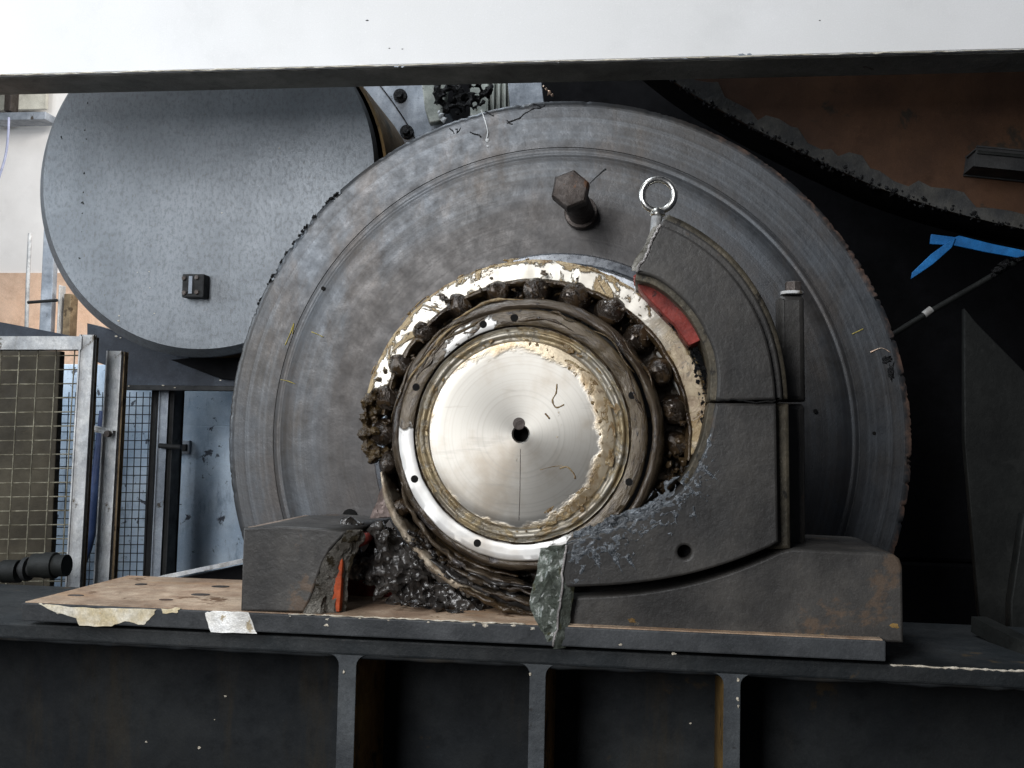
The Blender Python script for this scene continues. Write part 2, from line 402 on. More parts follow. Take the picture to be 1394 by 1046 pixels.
M['outer'] = greasy('outer_ring_steel', (.80, .76, .67), .34, (.17, .095, .028), (.42, .32, .18), (.04, .028, .018), mk_outer, .25, .2)
M['inner'] = greasy('inner_ring_grease', (.15, .14, .14), .2, (.022, .014, .009), (.075, .056, .037), (.010, .008, .006), mk_half(.30, .42, 22), .15, .7, .0022, polar=True)
M['cage'] = greasy('cage_grease', (.05, .036, .022), .18, (.020, .012, .007), (.065, .043, .022), (.008, .006, .005), mk_half(.3, .4, 30), .10, .4, .0025)
M['roller'] = greasy('roller_grease', (.030, .022, .016), .10, (.013, .008, .005), (.050, .032, .017), (.005, .004, .003), mk_half(.45, .55, 34), .085, .4, .0022)
def m_grease(name, c1, c2, c3, rough, sc=50, bd=.006):
    t = NT(name)
    a = t.noise(sc, 8, .7, None, .7); b_ = t.noise(sc*3, 6, .7); d = t.noise(sc*.35, 5, .6)
    c = t.mix(t.ramp(a, .38, .60), c1, c2); c = t.mix(t.math('MULTIPLY', t.ramp(b_, .54, .70), .8), c, c3)
    c = t.mix(t.math('MULTIPLY', t.ramp(d, .5, .65), .5), c, tuple(x*.5 for x in c1))
    n = t.bump(a, bd); n = t.bump(b_, bd*.35, 1, n)
    return t.fin(c, .1, rough, n)
M['debris'] = m_grease('black_grease_debris', (.016, .014, .013), (.055, .050, .046), (.12, .115, .11), .11, 26, .0016)
M['honey'] = m_grease('brown_grease', (.030, .018, .008), (.085, .055, .022), (.18, .14, .08), .12, 40)
M['amber'] = m_grease('amber_grease', (.17, .10, .036), (.34, .25, .13), (.50, .42, .29), .22, 60)
M['smear'] = m_grease('blue_grey_grease', (.034, .038, .042), (.10, .112, .124), (.24, .27, .30), .14, 60, .003)
M['cloth'] = m_grease('pale_grey_grease', (.19, .19, .18), (.40, .39, .36), (.60, .58, .54), .35, 60, .005)

# ------------------------------------------------------------------ the setting: hall floor and walls
def struct(o): o['kind'] = 'structure'; return o
fl = struct(boxobj('floor', (-6, -2.5, -1.62), (6, 4.0, -1.60), M['dark'], None, 0))
bw = struct(boxobj('back_wall', (-.62, 3.0, -1.6), (6, 3.1, 3.2), M['black'], None, 0))  # shade of the deep hall put into this wall's near-black colour
lw = struct(boxobj('wall_left', (-6, 3.0, -1.6), (-.622, 3.1, 3.2), M['wall'], None, 0))
q = P(0, 345, 2.996)
pw_ = boxobj('lower_panel', (-6, 2.985, -1.6), (-.63, 2.9995, P(60, 372, 2.99).z), M['peach'], lw, 0)

# ------------------------------------------------------------------ girder under everything
GY = -.036
zt = P(1300, 909, GY).z; zb = P(1300, 933, GY).z
g = thing('steel_girder', 'dark blue-grey welded steel girder with upright stiffeners under the base plate', 'girder', (0, .1, zb-.6))
boxobj('top_flange', (-1.6, GY, zb), (1.6, .30, zt), worn('shaded_flange_paint', (.014, .017, .019), (.026, .028, .029), 0, .45, .7, 10, ((.05, .038, .024), 12, .62)), g, .003)  # flange coloured darker to carry the base plate's shadow
boxobj('web', (-1.6, .125, zb-.6), (1.6, .150, zb+.0005), M['girder'], g, 0)
boxobj('lower_flange', (-1.6, GY, zb-.63), (1.6, .30, zb-.60), M['girder'], g, .003)
for k, (xl, xr, xlb, xrb) in enumerate(((459, 483, 456, 478), (720, 742, 717, 740), (985, 1008, 981, 1005), (1560, 1584, 1560, 1584))):
    ya = 960
    x0 = P(xl, ya, GY).x; x1 = P(xr, ya, GY).x
    f = .014; pts = [(x0-f, zb)]
    for i in range(1, 6):
        a = PI/2*i/5; pts.append((x0-f+f*math.sin(a), zb-f+f*math.cos(a)))
    pts += [(x0, zb-.60), (x1, zb-.60)]
    for i in range(0, 6):
        a = PI/2*i/5; pts.append((x1+f-f*math.cos(a), zb-f+f*math.sin(a)))
    pl = plate('stiffener', [pts], GY+.004, .126, M['stiff_brown'], g, bev=.002, px=False)
    ed = plate('painted_edge', [pts], GY+.0015, GY+.0035, M['girder_edge'], pl, bev=.0006, px=False)
# weld bead under the flange
bm = bmesh.new()
pth = [Vector((-1.4+.02*i, GY+.008+random.uniform(-.002, .002), zb-.001+random.uniform(-.001, .001))) for i in range(141)]
tube(bm, pth, [.0045+random.uniform(-.0012, .0012) for _ in pth], 7); from_bm('weld_bead', bm, M['girder'], g, None, 4)
for (x, y, s) in ((307, 948, 3), (271, 1018, 4), (292, 980, 2), (199, 1010, 3), (940, 985, 3)):
    bm = bmesh.new(); blob(bm, P(x, y, .1235), (.0008*s, .0010, .0006*s), .7, 2, 2); from_bm('paint_speck', bm, M['chip'], g)
for (x, y, s, yy) in ((468, 915, 2.6, GY), (722, 918, 2.6, GY), (1005, 926, 3, GY), (1004, 952, 3, GY), (1005, 962, 2.4, GY)):
    bm = bmesh.new(); blob(bm, P(x, y, yy), (.0007*s, .001, .0013*s), .7, 2, 2); from_bm('paint_speck', bm, M['chip'], g)

pth = [Vector((P(x_, 900, GY).x, GY+.0012, zt-.001+random.uniform(-.0007, .0007))) for x_ in range(1212, 1440, 5)]
tubeobj('worn_edge', pth, [random.uniform(.0006, .0022) for _ in pth], M['chip'], g, 5, smooth=4)
# base plate
BY = -.055
z1 = P(420, 838, BY).z; z0 = P(420, 864, BY).z
xa = P(29, 830, BY).x; xb = P(1206, 885, BY).x
yb = .235
bp = thing('base_plate', 'thick base plate with rust-brown top and flaking cream primer along its front edge', 'plate', ((xa+xb)/2, .1, z0))
boxobj('plate_body', (xa, BY, z0), (xb, yb, z1), M['plate_paint'], bp, .002)
tp = boxobj('worn_top', (xa+.003, BY+.003, z1-.002), (xb-.003, yb-.002, z1+.0012), M['plate_top'], bp, .0008)
for (x, y, rx, ry) in ((273, 810, .014, .006), (300, 799, .014, .006), (226, 817, .010, .004), (192, 796, .009, .006), (103, 811, .012, .004)):
    d = P(x, y, 0) - CAM; t_ = (z1+.0012-CAM.z)/d.z; c = CAM+d*t_
    bm = bmesh.new(); bmesh.ops.create_circle(bm, cap_ends=True, segments=20, radius=1)
    for v in bm.verts: v.co = Vector((v.co.x*rx, v.co.y*ry*1.6, 0))+Vector((c.x, c.y, z1+.0020))
    r_ = bmesh.ops.extrude_face_region(bm, geom=bm.faces[:]); bmesh.ops.translate(bm, vec=(0, 0, -.004), verts=[e for e in r_['geom'] if isinstance(e, bmesh.types.BMVert)])
    from_bm('slot', bm, M['boltrust'], tp)
def patch(pts, m, Y, parent, name, amp=1.2, th=.0012):
    return plate(name, [jag(pts+[pts[0]], amp, 4)[:-1]], Y-th, Y+.0005, m, parent, bev=.0003)
patch([(52, 822), (62, 823), (130, 829), (213, 830), (205, 841), (196, 851), (170, 846), (152, 853), (108, 852), (104, 842), (78, 835)], M['primer'], BY, bp, 'primer_patch')
patch([(219, 829), (246, 828), (240, 835), (221, 835)], M['primer'], BY, bp, 'primer_patch')
patch([(279, 835), (292, 832), (338, 834), (350, 863), (287, 861)], M['barewhite'], BY, bp, 'bare_metal_patch')
for (x, y, s) in ((445, 843, 2.4), (445, 851, 4), (529, 845, 2), (583, 847, 2.4), (645, 851, 3), (660, 851, 6), (80, 834, 5), (395, 839, 2), (700, 852, 4), (725, 856, 4), (490, 842, 2), (845, 878, 3), (917, 890, 4)):
    bm = bmesh.new(); blob(bm, P(x, y, BY), (.0011*s, .0010, .0006*s), .8, 2, 2); from_bm('paint_chip', bm, M['chip'], bp)
bm = bmesh.new()
pth = []
for i in range(60):
    x = 420+i*5.3; pth.append(P(x, 0, BY).xz); 
pp = [Vector((a[0], BY+.001, z1+.0008+random.uniform(-.0006, .0006))) for a in pth]
tube(bm, pp, [random.uniform(.0002, .0017) for _ in pp], 5); from_bm('worn_edge', bm, M['chip'], bp, None, 4)

# ------------------------------------------------------------------ big roller disc
DY = .544; RD = .641
roller = thing('support_roller', 'huge worn steel roller disc with turned rings and chipped rim behind the bearing', 'roller', (0, DY, 0))
def chip_rim(q, a, j):
    r = math.hypot(q.x, q.z)
    if r > .632:
        k = .5*noise.noise(Vector((math.cos(a)*30, math.sin(a)*30, 1.7)))+.8*noise.noise(Vector((math.cos(a)*110, math.sin(a)*110, 4.1)))
        deg = math.degrees(a) % 360
        amp = .010 if (130 < deg < 160 or 345 < deg or deg < 38) else .003
        d = max(0, k-.05)*amp
        q = Vector((q.x*(r-d)/r, q.y+d*.8, q.z*(r-d)/r))
    return q
pr = [(.20, .0075), (.405, .0068), (.430, .0060), (.455, .0051), (.480, .0042), (.505, .0033), (.535, .0025), (.5365, .0032), (.5385, .0032), (.540, .0025),
      (.546, .0025), (.5475, .0030), (.5495, .0030), (.551, .002), (.60, .001), (.628, 0), (.6315, 0), (.637, .0012), (.641, .005), (.641, .24), (.55, .26)]
latheobj('face', dense(pr, .02), (0, DY, 0), M['disc'], roller, n=900, rimfn=chip_rim, smooth=.55)
def ondisc(pts, wid, m, name, dy=0.0):
    bm = bmesh.new(); path = [P(a, b, DY+dy) for a, b in smooth_path(pts, 3)]
    tube(bm, path, [wid*random.uniform(.5, 1.2) for _ in path], 5); return from_bm(name, bm, m, roller, None, 4)
ondisc([(388, 470), (396, 452), (400, 440), (398, 455)], .0009, M['chalk'], 'chalk_mark')
ondisc([(382, 517), (392, 519), (402, 523)], .0009, M['chalk'], 'chalk_mark')
ondisc([(424, 452), (432, 455), (440, 459)], .0009, M['chalk'], 'chalk_mark')
ondisc([(655, 150), (660, 163), (664, 180), (662, 190)], .0018, M['drip'], 'paint_drip')
bm = bmesh.new(); blob(bm, P(663, 191, DY), (.004, .002, .004), .4); from_bm('paint_drip', bm, M['drip'], roller)
bm = bmesh.new(); blob(bm, P(664, 199, DY), (.0025, .001, .0025), .4); from_bm('paint_drip', bm, M['drip'], roller)
for pts in ([(612, 175), (618, 182)], [(690, 168), (702, 163), (720, 152), (742, 143)], [(660, 152), (672, 158)], [(725, 142), (738, 146)], [(620, 176), (622, 181), (627, 174)], [(640, 180), (655, 187)], [(690, 164), (698, 169)]):
    ondisc(jag(pts, 1.5, 3), .0015, M['scuff'], 'scuff_mark')
ondisc([(1185, 480), (1200, 474), (1212, 480)], .0016, M['copper'], 'rust_streak')
ondisc([(1160, 455), (1175, 448)], .001, M['chalk'], 'rust_streak')
for (x, y, sx, sz) in ((1213, 506, .010, .022), (1207, 490, .012, .010)):
    bm = bmesh.new(); blob(bm, P(x, y, DY+.001), (sx, .003, sz), .6, 2.2); from_bm('tar_smudge', bm, M['tar'], roller, None, 4)
for (x, y, s) in ((440, 393, .004), (476, 703, .014), (1110, 560, .004), (1190, 590, .003)):
    bm = bmesh.new(); bmesh.ops.create_cone(bm, cap_ends=True, segments=24, radius1=s, radius2=s, depth=.004, matrix=Matrix.Rotation(PI/2, 4, 'X'))
    dy = .030 if s == .014 and False else 0
    bmesh.ops.translate(bm, vec=P(x, y, DY+.001), verts=bm.verts); from_bm('drilled_hole', bm, M['hole'], roller)
# rim chunks standing off the broken upper-left edge
for i in range(26):
    a = math.radians(random.uniform(133, 158)); bm = bmesh.new()
    blob(bm, (RD*math.cos(a), DY+.006, RD*math.sin(a)), (random.uniform(.003, .008), .006, random.uniform(.002, .005)), .6, 2, 2, Matrix.Rotation(-a-PI/2, 3, 'Y'))
    from_bm('rim_burr', bm, M['tar'], roller)
# polished collar behind the bearing
sc_ = P(758, 600, .24)
tag(latheobj('seal_ring', [(.22, .012), (.279, .012), (.281, .002), (.283, 0), (.297, .004), (.300, .009), (.300, .09), (.22, .09)], sc_, M['polished'], None, sc_, n=180, smooth=.5),
    'polished steel seal ring showing above the bearing, in front of the roller disc', 'ring')

# hex bolt on the disc
b0 = P(793, 294, DY)
hb = thing('hex_bolt', 'long rusty hexagon-head bolt sticking out of the roller disc', 'bolt', b0)
HYF = .375
hc = P(776, 257, HYF)
def hexhead(name, c, rad, y0, y1, m, parent, rot=0):
    bm = bmesh.new(); rings = []
    for (rr, y) in ((rad*.80, y0), (rad*.90, y0+.0012), (rad, y0+.006), (rad, y1)):
        rings.append([bm.verts.new((c.x+rr*math.cos(rot+PI/3*k), y, c.z+rr*math.sin(rot+PI/3*k))) for k in range(6)])
    for A, B in zip(rings, rings[1:]):
        for k in range(6): bm.faces.new((A[k], A[(k+1) % 6], B[(k+1) % 6], B[k]))
    bm.faces.new(rings[0]); bm.faces.new(rings[-1])
    bmesh.ops.bevel(bm, geom=[e for e in bm.edges if e.calc_face_angle(0) > .8], offset=.0015, segments=2, affect='EDGES')
    return from_bm(name, bm, m, parent, None, .5)
hexhead('head', hc, .0345, HYF, HYF+.034, M['boltrust'], hb, .35)
ax = (P(793, 294, DY+.01)-hc)
tubeobj('shank', [hc+ax*(.03/ax.y), hc+ax], .0245, M['boltrust'], hb, 28)
e_ = hc+ax*((DY-.020-HYF)/ax.y)
bm = bmesh.new(); lathe(bm, [(.024, 0), (.030, 0), (.031, .002), (.031, .018), (.024, .018)], e_, 32); from_bm('collar_nut', bm, M['boltrust'], hb, None, .6)
tag(tubeobj('wire_bristle', [P(803, 250, .44), P(812, 241, .44), P(821, 233, .44), P(825, 230, .44)], [.0008, .0011, .0016, .0022], M['scuff'], None, 6, origin=P(803, 250, .44)),
    'thin dark wire end sticking out beside the hexagon bolt', 'wire')

# ------------------------------------------------------------------ shaft end
shaft = thing('shaft', 'round polished steel shaft end with centre hole and amber grease on its face', 'shaft', (0, 0, 0))
latheobj('end_face', dense([(.0105, .03), (.0105, .002), (.0125, 0), (.118, 0), (.1255, .0006), (.1275, .003)], .008), (0, 0, 0), M['face'], shaft, n=200, smooth=.5)
latheobj('centre_hole', [(.0001, .03), (.0103, .0299), (.0103, .004)], (0, 0, 0), M['hole'], shaft, n=40)
bm = bmesh.new(); lathe(bm, [(.0001, -.0004), (.0080, -.0004), (.0088, .0004)], P(706.5, 577, 0), 28); from_bm('keyhole_flat', bm, M['boltrust'], shaft, None, .5)
latheobj('shaft_step', dense([(.1275, .003), (.131, .006), (.1335, .004), (.1345, .001), (.1375, 0), (.1395, .002), (.140, .010), (.1430, .010), (.1440, .0035), (.1455, .003)], .004), (0, 0, 0),
        greasy('shaft_step_steel', (.40, .37, .31), .5, (.16, .105, .045), (.34, .27, .16), (.04, .028, .016), mk_half(.44, .56, 22), .28, .7, .002, gm=.3), shaft, n=200, lump=.0010, ls=40, smooth=4)
latheobj('groove', dense([(.1450, .0035), (.1458, .008), (.1474, .008), (.1482, .002)], .0015), (0, 0, 0), M['cage'], shaft, n=200, lump=.0016, ls=60, smooth=4)
latheobj('body', [(.14, .02), (.14, .50)], (0, 0, 0), M['polished'], shaft, n=96)
rr = latheobj('retaining_ring', dense([(.148, .006), (.1485, .0015), (.150, .0005), (.168, .0005), (.1705, .003), (.171, .012)], .005), (0, 0, 0), M['ringface'], shaft, n=200, lump=.0006, ls=50, smooth=.8)
for (x, y) in ((658, 443), (568, 528), (565, 652), (650, 739), (862, 659), (700, 431), (870, 535)):
    c = P(x, y, 0); a = math.atan2(c.z, c.x); c = Vector((.1585*math.cos(a), 0, .1585*math.sin(a)))
    bm = bmesh.new(); lathe(bm, [(.0001, -.0003), (.0050, -.0003), (.0056, .0012)], c, 20); from_bm('screw_hole', bm, M['hole'], rr)
tubeobj('scribed_line', [(.0, -.0002, -.02), (.0005, -.0002, -.075), (0, -.0002, -.116)], .0005, M['boltrust'], shaft, 5)
for pts, r_ in (([(758, 523), (757, 535), (752, 545), (757, 555), (768, 551)], .0012), ([(762, 638), (772, 636), (781, 645), (783, 652)], .0013), ([(742, 563), (748, 570)], .0015), ([(735, 640), (750, 636), (765, 634)], .0005)):
    bm = bmesh.new(); path = [P(a, b, -.0002) for a, b in smooth_path(pts, 4)]; tube(bm, path, [r_*random.uniform(.6, 1.2) for _ in path], 6); from_bm('grease_thread', bm, M['amber'], shaft, None, 4)
# ragged grease line that borders the clean part of the face
bm = bmesh.new()
edge = smooth_path([(722, 468), (744, 476), (762, 496), (784, 512), (802, 535), (812, 560), (816, 590), (818, 620), (808, 652), (796, 678), (776, 695), (758, 708), (735, 716)], 2)
for (a, b) in edge:
    c = P(a+random.uniform(-2, 2), b+random.uniform(-2, 2), -.0004); blob(bm, c, (random.uniform(.002, .006), .0016, random.uniform(.002, .006)), .6, 2, 2)
for i in range(60):
    a = random.uniform(-1.25, 1.35); r_ = random.uniform(.108, .136)
    if r_*math.cos(a) < .05 and a > 0.9: continue
    blob(bm, (r_*math.cos(a)+.002, .0002, r_*math.sin(a)), (random.uniform(.002, .005), random.uniform(.0008, .0014), random.uniform(.004, .016)), .5, 2, 2, Matrix.Rotation(-a+random.uniform(-.3, .3), 3, 'Y'))
for i in range(22):
    a = random.uniform(1.4, 5.0); r_ = random.uniform(.117, .134)
    blob(bm, (r_*math.cos(a), .002, r_*math.sin(a)), (random.uniform(.002, .005), random.uniform(.001, .0025), random.uniform(.003, .009)), .6, 2, 2, Matrix.Rotation(-a, 3, 'Y'))
o = remeshed('grease_crust', bm, M['amber'], shaft, None, .0013, .0008, 150); o['kind'] = 'stuff'

# ------------------------------------------------------------------ bearing
bc = P(727, 592, .06); bc.y = 0
bear = thing('roller_bearing', 'wrecked roller bearing with greasy brown rollers around the shaft end', 'bearing', (bc.x, .06, bc.z))
ic = P(717, 591, .03); ic.y = 0
tilt = Matrix.Rotation(math.radians(3), 3, 'Z')
latheobj('inner_ring', dense([(.1715, .006), (.174, .001), (.178, .001), (.183, .006), (.186, .014), (.188, .03), (.186, .05), (.178, .07), (.178, .16)], .004), ic, M['inner'], bear, n=260, lump=.0018, ls=26, smooth=4)
latheobj('cage', dense([(.180, .085), (.200, .088), (.216, .082), (.219, .078), (.221, .09), (.221, .13)], .006), bc, M['cage'], bear, n=200, lump=.004, ls=22, smooth=4)
# outer ring: sound from the left break over the top to the right
def outer_arc(name, a0, a1, ri, ro, ya, yb_, m, c, n=150, lump=.0016, ls=34):
    p = dense([(ri, yb_), (ri, ya+.006), (ri+.004, ya), (ro-.005, ya), (ro, ya+.005), (ro, yb_), (ri, yb_)], .006)[:-1]
    return latheobj(name, p, c, m, bear, n=n, a0=math.radians(a0), a1=math.radians(a1), lump=lump, ls=ls, closed=True, smooth=.7)
outer_arc('outer_ring', -6, 171, .2150, .2465, .045, .20, M['outer'], bc, 260, .0008)
outer_arc('seal_lip', -8, 174, .2095, .2205, .0425, .16, M['cage'], bc, 220, .0022)
# displaced lower-left piece of the outer ring
def band(name, pts, wid, dep, Y, m, parent, lump=.002, ls=40, taper=True):
    path = [P(a, b, Y) for a, b in smooth_path(pts, 8)]
    bm = bmesh.new(); rings = []
    for i, p in enumerate(path):
        t = (path[min(i+1, len(path)-1)]-path[max(i-1, 0)]).normalized(); nrm = Vector((t.z, 0, -t.x))
        k = min(1, .3+3*i/len(path), .3+3*(len(path)-1-i)/len(path)) if taper else 1
        ring = []
        for (u, v) in ((-.5, 1), (-.5, .5), (-.5, .12), (-.36, 0), (0, -.03), (.36, 0), (.5, .12), (.5, .5), (.5, 1)):
            q = p+nrm*(u*wid*k)+Vector((0, v*dep, 0))
            q += noise.turbulence_vector(q*ls, 4, False)*lump
            ring.append(bm.verts.new(q))
        rings.append(ring)
    for A, B in zip(rings, rings[1:]):
        for k in range(len(A)): bm.faces.new((A[k], A[(k+1) % len(A)], B[(k+1) % len(A)], B[k]))
    bm.faces.new(rings[0]); bm.faces.new(rings[-1])
    return from_bm(name, bm, m, parent, None, 4)
band('broken_ring_piece', [(519, 642), (524, 668), (535, 700), (552, 730), (575, 757), (605, 785), (645, 808), (690, 828), (742, 846)], .0135, .10, .015, worn('tan_ring_edge', (.20, .15, .10), (.42, .36, .28), .3, .25, .5, 40, ((.05, .04, .03), 34, .52)), bear)
band('broken_cage_piece', [(548, 668), (560, 695), (580, 722), (604, 745), (635, 765), (668, 777), (705, 784)], .010, .05, .028, M['cage'], bear, .003)
band('broken_cage_piece', [(560, 725), (590, 757), (625, 785), (668, 806), (735, 826)], .020, .06, .030, M['cage'], bear, .005, 50)
band('broken_cage_piece', [(600, 775), (640, 797), (690, 815), (742, 836)], .024, .05, .020, M['debris'], bear, .006, 50)
band('peeled_cage_strip', [(897, 480), (915, 505), (930, 535), (941, 565), (944, 588)], .012, .02, .055, M['cloth'], bear, .003)
for pts, w_, yy, mm in (([(548, 655), (556, 690), (575, 722), (600, 748), (632, 770), (668, 786), (715, 797)], .007, .006, 'inner'), ([(585, 762), (625, 790), (672, 810), (735, 825)], .007, .010, 'debris'),
                        ([(610, 772), (650, 790), (690, 801), (735, 808)], .009, .012, 'inner'), ([(625, 800), (665, 820), (700, 832), (740, 842)], .008, .004, 'cage'),
                        ([(640, 780), (680, 794), (736, 802)], .006, .004, 'debris'), ([(655, 802), (695, 817), (738, 822)], .006, .0, 'inner')):
    band('broken_cage_piece', pts, w_, .05, yy, M[mm], bear, .004, 60)
# rollers, each a barrel of its own
def roller_barrel(c, rad, ln, seed):
    prof = []
    for i in range(15):
        t = i/14; y = -ln/2+ln*t; r_ = rad*(1-.22*(2*t-1)**2)
        if i == 0: prof.append((.0005, y))
        prof.append((r_*(.72 if i == 0 else 1), y+(.0025 if i == 1 else 0)))
    prof.append((.0005, ln/2))
    bm = bmesh.new()
    rot = Matrix.Rotation(random.uniform(-.12, .12), 3, 'X') @ Matrix.Rotation(random.uniform(-.12, .12), 3, 'Z')
    rings = []
    for k in range(28):
        a = 2*PI*k/28; ring = []
        for r_, y in prof:
            q = Vector((r_*math.cos(a), y, r_*math.sin(a))); q += noise.turbulence_vector(q*40+Vector((seed*3.3, 0, seed)), 2, False)*.0048*(1 if r_ > .002 else .2)
            ring.append(bm.verts.new(rot @ q+c))
        rings.append(ring)
    for i in range(28):
        A = rings[i]; B = rings[(i+1) % 28]
        for j in range(len(prof)-1): bm.faces.new((A[j], A[j+1], B[j+1], B[j]))
    bmesh.ops.remove_doubles(bm, verts=bm.verts, dist=1e-4)
    return from_bm('roller', bm, M['roller'], bear, None, 4)
ROL = [(528, 588), (533, 545), (550, 497), (583, 455), (628, 418), (679, 401), (733, 397), (783, 405), (831, 426), (869, 462), (899, 508), (916, 558), (917, 607), (903, 652),
       (533, 632), (550, 690), (583, 735), (625, 766), (672, 784)]
for i, (x, y) in enumerate(ROL):
    low = i >= 14
    roller_barrel(P(x, y, .072+random.uniform(-.006, .010) if not low else .060), .0205*random.uniform(.88, 1.1) if not low else .0165, .075, i)
# brown grease lumps hanging on the left break
bm = bmesh.new()
for (x, y, s) in ((501, 552, 9), (499, 572, 11), (499, 590, 11), (502, 607, 10), (508, 622, 9), (504, 540, 7), (513, 530, 7), (513, 545, 8), (516, 565, 8), (514, 590, 8), (520, 615, 8), (520, 520, 6), (527, 505, 6)):
    for k in range(5): blob(bm, P(x+random.uniform(-4, 4), y+random.uniform(-5, 5), .048+random.uniform(-.01, .02)), (.001*s, .016, .0012*s), .5, 2)
o = remeshed('grease_lump', bm, M['honey'], bear, None, .0022, .003, 70, 150); o['kind'] = 'stuff'
# amber crust along the outer ring
bm = bmesh.new()
for i in range(70):
    a = math.radians(random.choice((random.uniform(20, 170), random.uniform(95, 150), random.uniform(48, 80)))); r_ = random.choice((.2455, .2455, .220))+random.uniform(-.004, .004)
    blob(bm, (bc.x+r_*math.cos(a), .046+random.uniform(0, .006), bc.z+r_*math.sin(a)), (random.uniform(.0015, .004), random.uniform(.002, .004), random.uniform(.005, .018)), .6, 2, 2, Matrix.Rotation(-a, 3, 'Y'))
o = remeshed('grease_crust', bm, M['amber'], bear, None, .0014, .0015, 150); o['kind'] = 'stuff'
# dark lumpy grease between the inner ring and the rollers
bm = bmesh.new()
for i in range(300):
    a = math.radians(random.uniform(0, 360)); r_ = random.uniform(.174, .220)
    blob(bm, (bc.x+r_*math.cos(a), random.uniform(.060, .11), bc.z+r_*math.sin(a)), (random.uniform(.003, .009), random.uniform(.004, .010), random.uniform(.003, .010)), .7, 2, 2)
for i in range(60):
    a = math.radians(random.uniform(-38, 12)); r_ = random.uniform(.182, .226)
    blob(bm, (bc.x+r_*math.cos(a), random.uniform(.04, .08), bc.z+r_*math.sin(a)), (random.uniform(.004, .011), random.uniform(.004, .009), random.uniform(.004, .011)), .6, 2, 2)
for i, (x, y) in enumerate(ROL):
    for k in range(6):
        blob(bm, P(x+random.gauss(0, 13), y+random.gauss(0, 13), random.uniform(.030, .055)), (random.uniform(.003, .012), random.uniform(.004, .009), random.uniform(.003, .009)), .7, 2, 2, Matrix.Rotation(random.uniform(0, 3), 3, 'Y'))
o = remeshed('packed_grease', bm, M['cage'], bear, None, .0020, .0025, 70); o['kind'] = 'stuff'
# streaky brown grease wiped over the upper inner ring
for k in range(16):
    a0 = random.uniform(-20, 150); ln = random.uniform(12, 45); r_ = random.uniform(.152, .186); bm = bmesh.new()
    path = []; 
    for j in range(10):
        a = math.radians(a0+ln*j/9); rr_ = r_+.003*math.sin(j*.8+k)
        yy = .0015 if rr_ < .172 else .001+(max(0, rr_-.176)**2)*70
        path.append(Vector((ic.x*.6+rr_*math.cos(a), yy-.0005, ic.z*.6+rr_*math.sin(a))))
    tube(bm, path, [random.uniform(.0012, .0032)*math.sin(PI*(j+.6)/10.2) for j in range(10)], 7, True)
    from_bm('grease_streak', bm, random.choice((M['honey'], M['honey'], M['inner'], M['amber'], M['cage'])), bear, None, 4)

# ------------------------------------------------------------------ bearing housing (right half still standing)
HYC = -.060     # cover front
HF = -.036      # foot front
hs = thing('bearing_housing', 'dark cast bearing housing broken open on the left, with arched cap and wide foot', 'bearing housing', (.35, .05, z1))
bore = smooth_path([(866, 371), (890, 377), (910, 389), (926, 403), (941, 419), (954, 438), (964, 458), (972, 478), (976, 500), (977, 520), (975, 545), (971, 566), (966, 592), (956, 622), (938, 656), (912, 681), (886, 697), (843, 716), (805, 728), (771, 738)], 4)
bu = [p for p in bore if p[1] < 544.5]+[(975, 545)]
bl = [(974.4, 549)]+[p for p in bore if p[1] > 550]
outc = smooth_path([(899, 305), (926, 317), (956, 336), (985, 361), (1010, 392), (1032, 430), (1046, 470), (1054, 512), (1056.5, 545)], 4)
fr_up = jag([(899, 305), (891, 322), (884, 335), (879, 350), (870, 360), (866, 371)], 1.6, 4)
cap = plate('cap_cover', [outc+bu[::-1][0:]+fr_up[::-1][1:-1]], HYC, .16, M['housing'], hs, bev=.0035)
low_out = [(1056.5, 549)]+[(1060, 738)]+smooth_path([(1060, 740), (1000, 764), (930, 784), (850, 796), (768, 800)], 4)[1:]
fr_lo = jag([(768, 800), (765, 780), (767, 760), (771, 738)], 1.0, 3)
hole = [(932+9.5*math.cos(2*PI*k/24), 752+9.5*math.sin(2*PI*k/24)) for k in range(24)]
base = plate('base_cover', [low_out+fr_lo[1:-1]+bl[::-1], hole], HYC, .16, M['housing'], hs, bev=.0035)
c = P(932, 752, HYC); boxobj('hole_bottom', (c.x-.012, HYC+.03, c.z-.012), (c.x+.012, HYC+.034, c.z+.012), M['hole'], base, 0)
# rim of the housing body stepped back behind the cover
def off(pts, d):
    out = []
    for i, p in enumerate(pts):
        a = pts[max(i-1, 0)]; b = pts[min(i+1, len(pts)-1)]; tx, ty = b[0]-a[0], b[1]-a[1]; L = math.hypot(tx, ty)
        out.append((p[0]+ty/L*d, p[1]-tx/L*d))
    return out
rim_o = [(903, 297)]+off(outc, 17)[1:]
plate('cap_rim', [rim_o+[(1050, 545)]+off(outc, -14)[::-1]], HYC+.024, .15, M['housing_rim'], hs, bev=.005)
rim_m = off(outc, 9)
plate('cap_step', [rim_m+[(1045, 545)]+off(outc, -9)[::-1]], HYC+.034-.022, .148, M['housing'], hs, bev=.003)
plate('base_rim', [[(1040, 549), (1074, 549), (1077, 748), (1040, 748)]], HYC+.024, .15, M['housing_rim'], hs, bev=.005)
